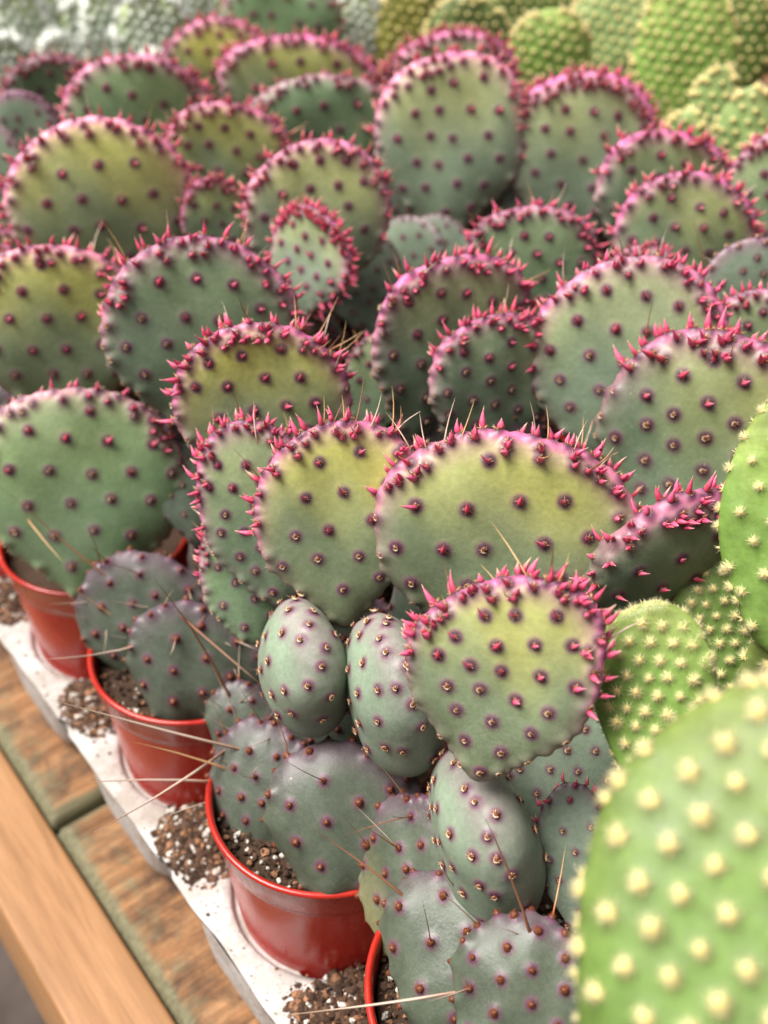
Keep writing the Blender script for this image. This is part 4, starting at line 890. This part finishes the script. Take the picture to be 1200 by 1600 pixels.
('i','W14s','wht',(0.2223,0.6476,0.1507),(0.8806,0.4178,-0.0102,-0.2234),0.0200,0.0719,85,dict(light=0.85)),
('j','W15s','wht',(0.3428,0.553,0.103),(0.5969,0.6606,0.0343,-0.4541),0.0200,0.0767,86,dict(light=0.85)),
('j','W15s','wht',(0.3871,0.5314,0.1603),(0.5969,0.6606,0.0343,-0.4541),0.0200,0.0790,91,dict(light=0.85)),
('X','Xf0s','old',(0.0544,0.0051,0.0957),(0.6412,0.624,-0.3973,-0.2039),0.0365,0.0452,110,dict(light=1.09423)),
('X','Xf1s','old',(0.0906,-0.0375,0.1014),(0.5591,0.7986,-0.1173,-0.1895),0.0410,0.0586,110,dict(light=1.15286)),
('X','Xf2s','old',(0.0668,-0.024,0.1023),(0.5281,0.7491,-0.3174,-0.2434),0.0443,0.0598,110,dict(light=0.949852)),
('E','Ef0s','old',(0.047,0.0817,0.1022),(0.6814,0.6945,-0.2309,-0.0112),0.0467,0.0592,110,dict(light=0.951548)),
('E','Ef1s','old',(0.0925,0.0515,0.102),(0.5819,0.7745,-0.1526,-0.1955),0.0465,0.0583,110,dict(light=1.09106)),
('E','Ef2s','old',(0.0827,0.0765,0.1026),(0.6683,0.7095,-0.1607,-0.1555),0.0384,0.0572,110,dict(light=1.10579)),
('F','Ff0s','old',(0.1486,-0.0393,0.1014),(-0.4182,-0.5104,0.5761,0.4824),0.0363,0.0557,110,dict(light=0.995205)),
('F','Ff1s','old',(0.1705,-0.083,0.0976),(0.5247,0.5935,-0.3727,-0.4833),0.0366,0.0481,110,dict(light=1.07705)),
('F','Ff2s','old',(0.1509,-0.0668,0.0985),(0.5285,0.5333,-0.4618,-0.4722),0.0350,0.0490,110,dict(light=0.934522)),
('G','Gf0s','old',(0.1424,0.0487,0.1027),(0.5447,0.5179,-0.5428,-0.3749),0.0441,0.0591,110,dict(light=1.00181)),
('G','Gf1s','old',(0.1615,-0.0038,0.1),(0.5632,0.7868,-0.193,-0.1626),0.0421,0.0549,110,dict(light=1.01083)),
('G','Gf2s','old',(0.1549,0.0193,0.0972),(0.6346,0.753,-0.1546,-0.0799),0.0360,0.0474,110,dict(light=1.00533)),
('H','Hf0s','old',(0.056,0.1809,0.1033),(0.705,0.6769,-0.2059,-0.0492),0.0393,0.0602,110,dict(light=1.08884)),
('H','Hf1s','old',(0.0957,0.1471,0.1036),(0.5904,0.7026,-0.2544,-0.305),0.0507,0.0602,110,dict(light=1.01393)),
('H','Hf2s','old',(0.0721,0.1487,0.104),(0.6396,0.7661,-0.0086,0.0628),0.0450,0.0613,110,dict(light=1.02465)),
('I','If0s','old',(-0.0315,0.2432,0.0987),(0.6413,0.7503,-0.1501,-0.0561),0.0327,0.0504,110,dict(light=1.08651)),
('I','If1s','old',(0.0217,0.2374,0.0981),(0.5559,0.6983,-0.1708,-0.4173),0.0390,0.0525,110,dict(light=0.982136)),
('I','If2s','old',(-0.0049,0.2408,0.1043),(0.6309,0.6906,-0.2434,-0.2564),0.0516,0.0609,110,dict(light=0.987956)),
('J','Jf0s','old',(0.0536,0.2562,0.1003),(0.6581,0.7366,-0.1381,0.0726),0.0358,0.0553,110,dict(light=1.12812)),
('J','Jf1s','old',(0.1008,0.2362,0.0987),(0.6404,0.74,-0.1116,-0.1729),0.0364,0.0501,110,dict(light=1.00831)),
('J','Jf2s','old',(0.082,0.2468,0.1028),(0.6797,0.6899,-0.1735,-0.1788),0.0479,0.0577,110,dict(light=1.16638)),
('K','Kf0s','old',(0.142,0.2181,0.0998),(0.612,0.7408,-0.2631,-0.0858),0.0425,0.0543,110,dict(light=1.08967)),
('K','Kf1s','old',(0.1763,0.1794,0.1),(0.6321,0.7688,-0.0422,-0.0872),0.0354,0.0532,110,dict(light=0.988935)),
('K','Kf2s','old',(0.1636,0.1996,0.1024),(0.5538,0.7523,-0.269,-0.2345),0.0405,0.0591,110,dict(light=1.13422)),
('Y','Yf0s','old',(0.1408,0.1342,0.1031),(0.6282,0.6783,-0.3451,-0.1619),0.0421,0.0605,110,dict(light=0.946058)),
('Y','Yf1s','old',(0.1735,0.0945,0.1014),(0.6714,0.7213,-0.0959,-0.1405),0.0441,0.0550,110,dict(light=1.09908)),
('Y','Yf2s','old',(0.1549,0.1048,0.0955),(0.5706,0.7856,-0.2086,-0.1169),0.0287,0.0454,110,dict(light=1.15262)),
('Z','Zf0s','old',(0.2201,0.1903,0.0963),(0.4697,0.6552,-0.5148,-0.2917),0.0335,0.0487,110,dict(light=1.1754)),
('Z','Zf1s','old',(0.2584,0.1581,0.0975),(0.6153,0.7262,-0.2202,-0.2134),0.0300,0.0475,110,dict(light=0.932464)),
('Z','Zf2s','old',(0.2526,0.1803,0.0997),(0.6776,0.6983,-0.1598,-0.166),0.0423,0.0514,110,dict(light=0.9403)),
('L','Lf0s','old',(0.2271,0.1056,0.0992),(0.6809,0.6957,-0.2269,-0.0303),0.0370,0.0523,110,dict(light=0.916725)),
('L','Lf1s','old',(0.2599,0.0647,0.1012),(0.5819,0.7869,-0.143,-0.1472),0.0425,0.0569,110,dict(light=1.08626)),
('L','Lf2s','old',(0.2437,0.0821,0.0986),(0.6021,0.6676,-0.3146,-0.3047),0.0322,0.0495,110,dict(light=0.970326)),
('M','Mf0s','old',(0.2254,0.2793,0.0986),(0.7035,0.6567,-0.2629,-0.0681),0.0328,0.0513,110,dict(light=1.10039)),
('M','Mf1s','old',(0.2691,0.2518,0.0967),(0.6206,0.7773,-0.0842,-0.0591),0.0340,0.0466,110,dict(light=0.996986)),
('M','Mf2s','old',(0.2523,0.2644,0.1024),(0.5,0.6744,-0.3932,-0.375),0.0491,0.0585,110,dict(light=1.10433)),
('M2','M2f0s','old',(0.3126,0.1847,0.0964),(0.6429,0.7065,-0.2955,-0.0163),0.0318,0.0488,110,dict(light=1.08744)),
('M2','M2f1s','old',(0.348,0.1438,0.0986),(0.526,0.659,-0.3086,-0.4403),0.0362,0.0510,110,dict(light=0.940928)),
('M2','M2f2s','old',(0.3237,0.1559,0.1025),(0.6053,0.7619,-0.2097,-0.0956),0.0437,0.0591,110,dict(light=1.07779)),
('N','Nf0s','old',(0.3112,0.0899,0.1011),(-0.4408,-0.5292,0.5364,0.4877),0.0365,0.0547,110,dict(light=0.911836)),
('N','Nf1s','old',(0.333,0.0528,0.103),(0.5197,0.6807,-0.4063,-0.3185),0.0496,0.0601,110,dict(light=1.08584)),
('N','Nf2s','old',(0.3296,0.0725,0.1001),(0.5075,0.5324,-0.4806,-0.4775),0.0369,0.0523,110,dict(light=1.0157)),
('O','Of0s','old',(0.2343,0.0185,0.1037),(-0.489,-0.5226,0.5386,0.4446),0.0411,0.0600,110,dict(light=0.97055)),
('O','Of1s','old',(0.2532,-0.0269,0.0991),(0.5604,0.7816,-0.2351,-0.1409),0.0414,0.0532,110,dict(light=1.10214)),
('O','Of2s','old',(0.2365,-0.0108,0.1005),(0.5261,0.5603,-0.4495,-0.4552),0.0411,0.0530,110,dict(light=1.11879)),
('S','Sf0s','old',(0.2264,0.3748,0.0978),(0.5955,0.5996,-0.4093,-0.3441),0.0340,0.0478,110,dict(light=1.19208)),
('S','Sf1s','old',(0.2622,0.3438,0.0991),(0.628,0.7652,-0.0891,-0.1104),0.0402,0.0512,110,dict(light=0.949006)),
('S','Sf2s','old',(0.2394,0.3479,0.0973),(0.5451,0.7666,-0.2577,-0.2207),0.0414,0.0491,110,dict(light=0.901882)),
('R','Rf0s','old',(0.1413,0.2951,0.0968),(0.6395,0.7317,-0.1868,-0.1444),0.0390,0.0460,110,dict(light=1.05568)),
('R','Rf1s','old',(0.192,0.2804,0.098),(0.6297,0.7093,-0.0773,-0.3073),0.0426,0.0510,110,dict(light=0.916128)),
('R','Rf2s','old',(0.1674,0.2928,0.0983),(0.5901,0.6874,-0.3037,-0.2951),0.0351,0.0491,110,dict(light=0.991785)),
]
SPINES = [
('P47',(-0.0126,-0.064,0.1029),(-0.03,-0.0331,0.1253),1),
('P48',(-0.0196,-0.0941,0.1123),(-0.0623,-0.0688,0.1118),2),
('P48',(-0.0037,-0.0976,0.1224),(-0.0078,-0.0802,0.1613),1),
('P48',(-0.0096,-0.0994,0.1172),(-0.0217,-0.1039,0.1111),2),
('P48',(-0.0039,-0.0968,0.1225),(-0.01,-0.0915,0.128),1),
('P1',(0.0226,-0.0599,0.2078),(0.028,-0.039,0.2121),0),
('P1',(0.0094,-0.0466,0.1972),(0.0127,-0.0378,0.2071),1),
('P1',(0.0076,-0.0462,0.1939),(0.0078,-0.0435,0.2016),0),
('P1',(0.0122,-0.0508,0.1975),(0.0232,-0.0546,0.2075),0),
('P1',(0.0183,-0.0568,0.2027),(0.0188,-0.0452,0.2067),0),
('P1',(0.0238,-0.0625,0.2069),(0.0279,-0.0588,0.2122),1),
('P1',(0.027,-0.0652,0.2102),(0.0322,-0.063,0.2149),0),
('P5',(0.0503,0.0043,0.204),(0.059,0.0096,0.2147),2),
('P5',(0.0535,0.0013,0.2042),(0.0633,0.0055,0.2146),0),
('P5',(0.073,-0.0162,0.2057),(0.0777,-0.0099,0.2143),0),
('P5',(0.0784,-0.0224,0.2031),(0.0865,-0.0196,0.2107),2),
('P5',(0.0423,0.0109,0.202),(0.0412,0.0219,0.2106),2),
('P5',(0.046,0.0079,0.2031),(0.0491,0.0148,0.211),2),
('P5',(0.0825,-0.0278,0.1991),(0.0904,-0.028,0.2036),0),
('P5',(0.0841,-0.0306,0.196),(0.0902,-0.0326,0.1972),0),
('P6',(0.0081,0.0422,0.202),(0.0132,0.0504,0.2128),2),
('P7',(0.0134,0.0616,0.1896),(0.0139,0.0709,0.1978),2),
('P7',(0.0242,0.0541,0.1911),(0.0302,0.0565,0.1966),1),
('P6',(0.0251,0.0315,0.2041),(0.0302,0.0377,0.2129),0),
('P6',(0.0267,0.0303,0.2041),(0.0358,0.0334,0.2128),1),
('P6',(0.0334,0.0265,0.2057),(0.0425,0.0333,0.2183),1),
('P6',(0.0375,0.0236,0.2057),(0.0445,0.0271,0.2132),2),
('P6',(0.0426,0.0197,0.2047),(0.0481,0.0268,0.2147),0),
('P6',(0.0436,0.0186,0.2039),(0.0526,0.0174,0.2083),2),
('P9',(0.0277,0.0865,0.2135),(0.0298,0.0952,0.2224),2),
('P9',(0.0313,0.0843,0.2137),(0.0374,0.0895,0.2222),1),
('P9',(0.0459,0.0754,0.2141),(0.0505,0.0824,0.2233),0),
('P9',(0.0472,0.0744,0.2136),(0.0538,0.0759,0.2187),1),
('P9',(0.0514,0.0713,0.2109),(0.0633,0.0742,0.2218),0),
('P9',(0.0535,0.0698,0.2103),(0.061,0.0741,0.219),2),
('P9',(0.0555,0.0679,0.2068),(0.0669,0.0649,0.2113),0),
('P9',(0.0575,0.0663,0.2049),(0.068,0.0656,0.2109),0),
('P12',(0.0172,0.2159,0.1912),(0.0229,0.2228,0.2011),0),
('P12',(0.0442,0.2059,0.1914),(0.0444,0.2162,0.2004),0),
('P11',(0.0355,0.1431,0.2193),(0.0371,0.1485,0.2244),2),
('P11',(0.0593,0.1299,0.2183),(0.0667,0.136,0.2287),0),
('P36',(0.1392,-0.0023,0.1997),(0.1395,0.0071,0.2078),2),
('P36',(0.1426,-0.007,0.2035),(0.1476,-0.0022,0.2107),1),
('P36',(0.1447,-0.0097,0.2059),(0.1465,0.0001,0.2156),2),
('P36',(0.1467,-0.0132,0.2068),(0.1536,-0.0126,0.2114),1),
('P34',(0.1704,0.0141,0.2129),(0.1762,0.0183,0.2203),1),
('P36',(0.1271,0.0082,0.1771),(0.1383,0.0102,0.1865),2),
('P36',(0.1262,0.0105,0.1777),(0.119,0.0084,0.1682),2),
('P38',(0.2268,0.0414,0.192),(0.2239,0.0526,0.2157),1),
('P38',(0.2265,0.0415,0.1907),(0.2277,0.0489,0.1975),2),
('P38',(0.2325,0.0374,0.1947),(0.2267,0.0494,0.2005),2),
('P38b',(0.2002,0.0035,0.1889),(0.2028,0.0102,0.1961),2),
('P38b',(0.194,0.0103,0.1854),(0.1969,0.0167,0.1927),2),
('P43',(-0.0075,0.0488,0.0884),(-0.0215,0.0693,0.1454),1),
('P43',(-0.0075,0.0488,0.0884),(-0.002,0.0357,0.1105),1),
('P43',(-0.0106,0.0502,0.0872),(-0.0204,0.0512,0.1032),2),
('P43',(-0.0081,0.0409,0.0799),(-0.0223,0.0473,0.098),2),
('P42',(-0.0085,0.0199,0.0995),(-0.0256,0.0138,0.1107),2),
('P42',(-0.0158,0.0224,0.0939),(-0.0692,0.0538,0.1303),2),
('P42',(-0.0223,0.0227,0.0877),(-0.0516,0.0385,0.1113),0),
('P42',(-0.0201,0.0296,0.0937),(-0.0746,0.023,0.0988),2),
('P42',(-0.0286,0.0267,0.0838),(-0.0684,0.0388,0.1033),2),
('P42',(-0.0317,0.024,0.0792),(-0.0547,0.0216,0.0895),2),
('P42',(-0.0222,0.0252,0.0892),(-0.0311,0.0279,0.0995),1),
('P45',(-0.0074,0.1013,0.0916),(-0.0407,0.1489,0.1442),1),
('P45',(-0.021,0.1208,0.1082),(-0.0227,0.1201,0.1372),1),
('P45',(-0.0162,0.103,0.0851),(-0.0357,0.1179,0.1156),0),
('P45',(-0.0164,0.1028,0.0847),(-0.0345,0.1026,0.101),2),
('P45',(-0.0246,0.1149,0.0952),(-0.0348,0.0977,0.0925),2),
('P45',(-0.026,0.1191,0.1004),(-0.0453,0.1157,0.1125),2),
('P45',(-0.0292,0.1172,0.0941),(-0.0448,0.1153,0.1106),2),
('P44',(-0.0236,0.0826,0.1045),(-0.0605,0.0811,0.1207),2),
('P45',(-0,0.0983,0.0944),(-0.0258,0.1047,0.1113),2),
('P44',(-0.0112,0.0819,0.1156),(-0.0012,0.0334,0.1055),1),
('P44',(0.0003,0.0681,0.1044),(-0.0009,0.0581,0.108),2),
('P44',(0.0008,0.0739,0.1144),(-0.0116,0.0671,0.1123),1),
('P41',(0.012,-0.0384,0.1032),(0.0036,-0.031,0.112),1),
('P41',(0.0066,-0.0374,0.0995),(-0.0008,-0.0328,0.1064),1),
('P2',(0.0086,-0.0687,0.1157),(0.0069,-0.0633,0.1346),0),
('P10',(-0.0332,0.1615,0.1226),(-0.0324,0.1264,0.1187),0),
]
HAND = {s[0] for s in SPINES}
ROOT = {}
for i, (k, (x, y, name, label, group)) in enumerate(PLANTS.items()):
    r = tag(empty(name, (x, y, .0112)), label, 'cactus', group); ROOT[k] = r
    po = link('pot', POT, r); po.location = (0, 0, -.0112); po.rotation_euler.z = i * 1.7
    so = link('soil', pot_soil(i, True) if k in 'ABC' and len(k) == 1 else SOIL_LO, r); so.location = (0, 0, -.0112); tag(so, kind='stuff')
OBJ = {}
for pl, pid, style, loc, q, W, H, px, ex in PADS:
    OBJ[pid] = make_pad(ROOT[pl], pid, style, loc, q, W, H, px, ex)
for pid, b, t, c in SPINES:
    o, Mw = OBJ[pid]; inv = Mw.inverted()
    spine(o, inv @ Vector(b), inv @ Vector(t), c)

# ---------------------------------------------------------------- potting mix spilled on the tray
def spill():
    rng = random.Random(4); S = Soup()
    spots = [(-.026, .0455, .021, .020, .011), (-.030, .050, .016, .018, .010), (-.027, .135, .020, .020, .010), (-.026, -.046, .022, .022, .012), (-.014, -.044, .018, .016, .012), (-.026, .223, .018, .020, .010), (-.02, .045, .02, .014, .009), (-.02, .134, .02, .014, .009), (-.036, .045, .010, .020, .006), (-.036, .134, .010, .018, .006), (-.036, -.046, .010, .022, .007), (-.036, .223, .010, .018, .006)]
    for cx, cy, sx, sy, h in spots:
        for _ in range(1700):
            gx, gy = rng.gauss(0, .42), rng.gauss(0, .42)
            if gx * gx + gy * gy > 1: continue
            x, y = cx + gx * sx, cy + gy * sy
            if x < -.0455: continue
            ok = True
            for i in range(-2, 4):
                if math.hypot(x, y - i * PIT) < .0375: ok = False
            if not ok: continue
            z = .0300 + .7 * h * max(0, 1 - (gx * gx + gy * gy) * 1.3) * rng.uniform(.2, .75)
            r = rng.choice((.0003, .0004, .0004, .0005, .0006, .0008, .0011, .0016)); crumb(S, (x, y, z), r, soilcol(rng), rng)
    for _ in range(600):
        x, y = rng.uniform(-.046, -.01), rng.uniform(-.1, .26)
        if any(math.hypot(x, y - i * PIT) < .0385 for i in range(-2, 4)): continue
        crumb(S, (x, y, .0303), rng.choice((.0002, .0003, .0003, .0006)), soilcol(rng), rng)
    for _ in range(160):      # fibres
        cx, cy, sx, sy, h = rng.choice(spots); x, y = cx + rng.gauss(0, .35) * sx, cy + rng.gauss(0, .35) * sy
        if x < -.045 or any(math.hypot(x, y - i * PIT) < .038 for i in range(-2, 4)): continue
        a = rng.uniform(0, 6.28); hair(S, (x, y, .0305 + h * .5), (math.cos(a), math.sin(a), rng.uniform(-.1, .5)), rng.uniform(.003, .009), .00012, (.16, .08, .04), (.28, .16, .08))
    return S.mesh('spilled_soil', M_SOIL, False)
tag(link('spilled_soil', spill()), 'brown potting mix with white perlite spilled between the pots', 'soil', kind='stuff')
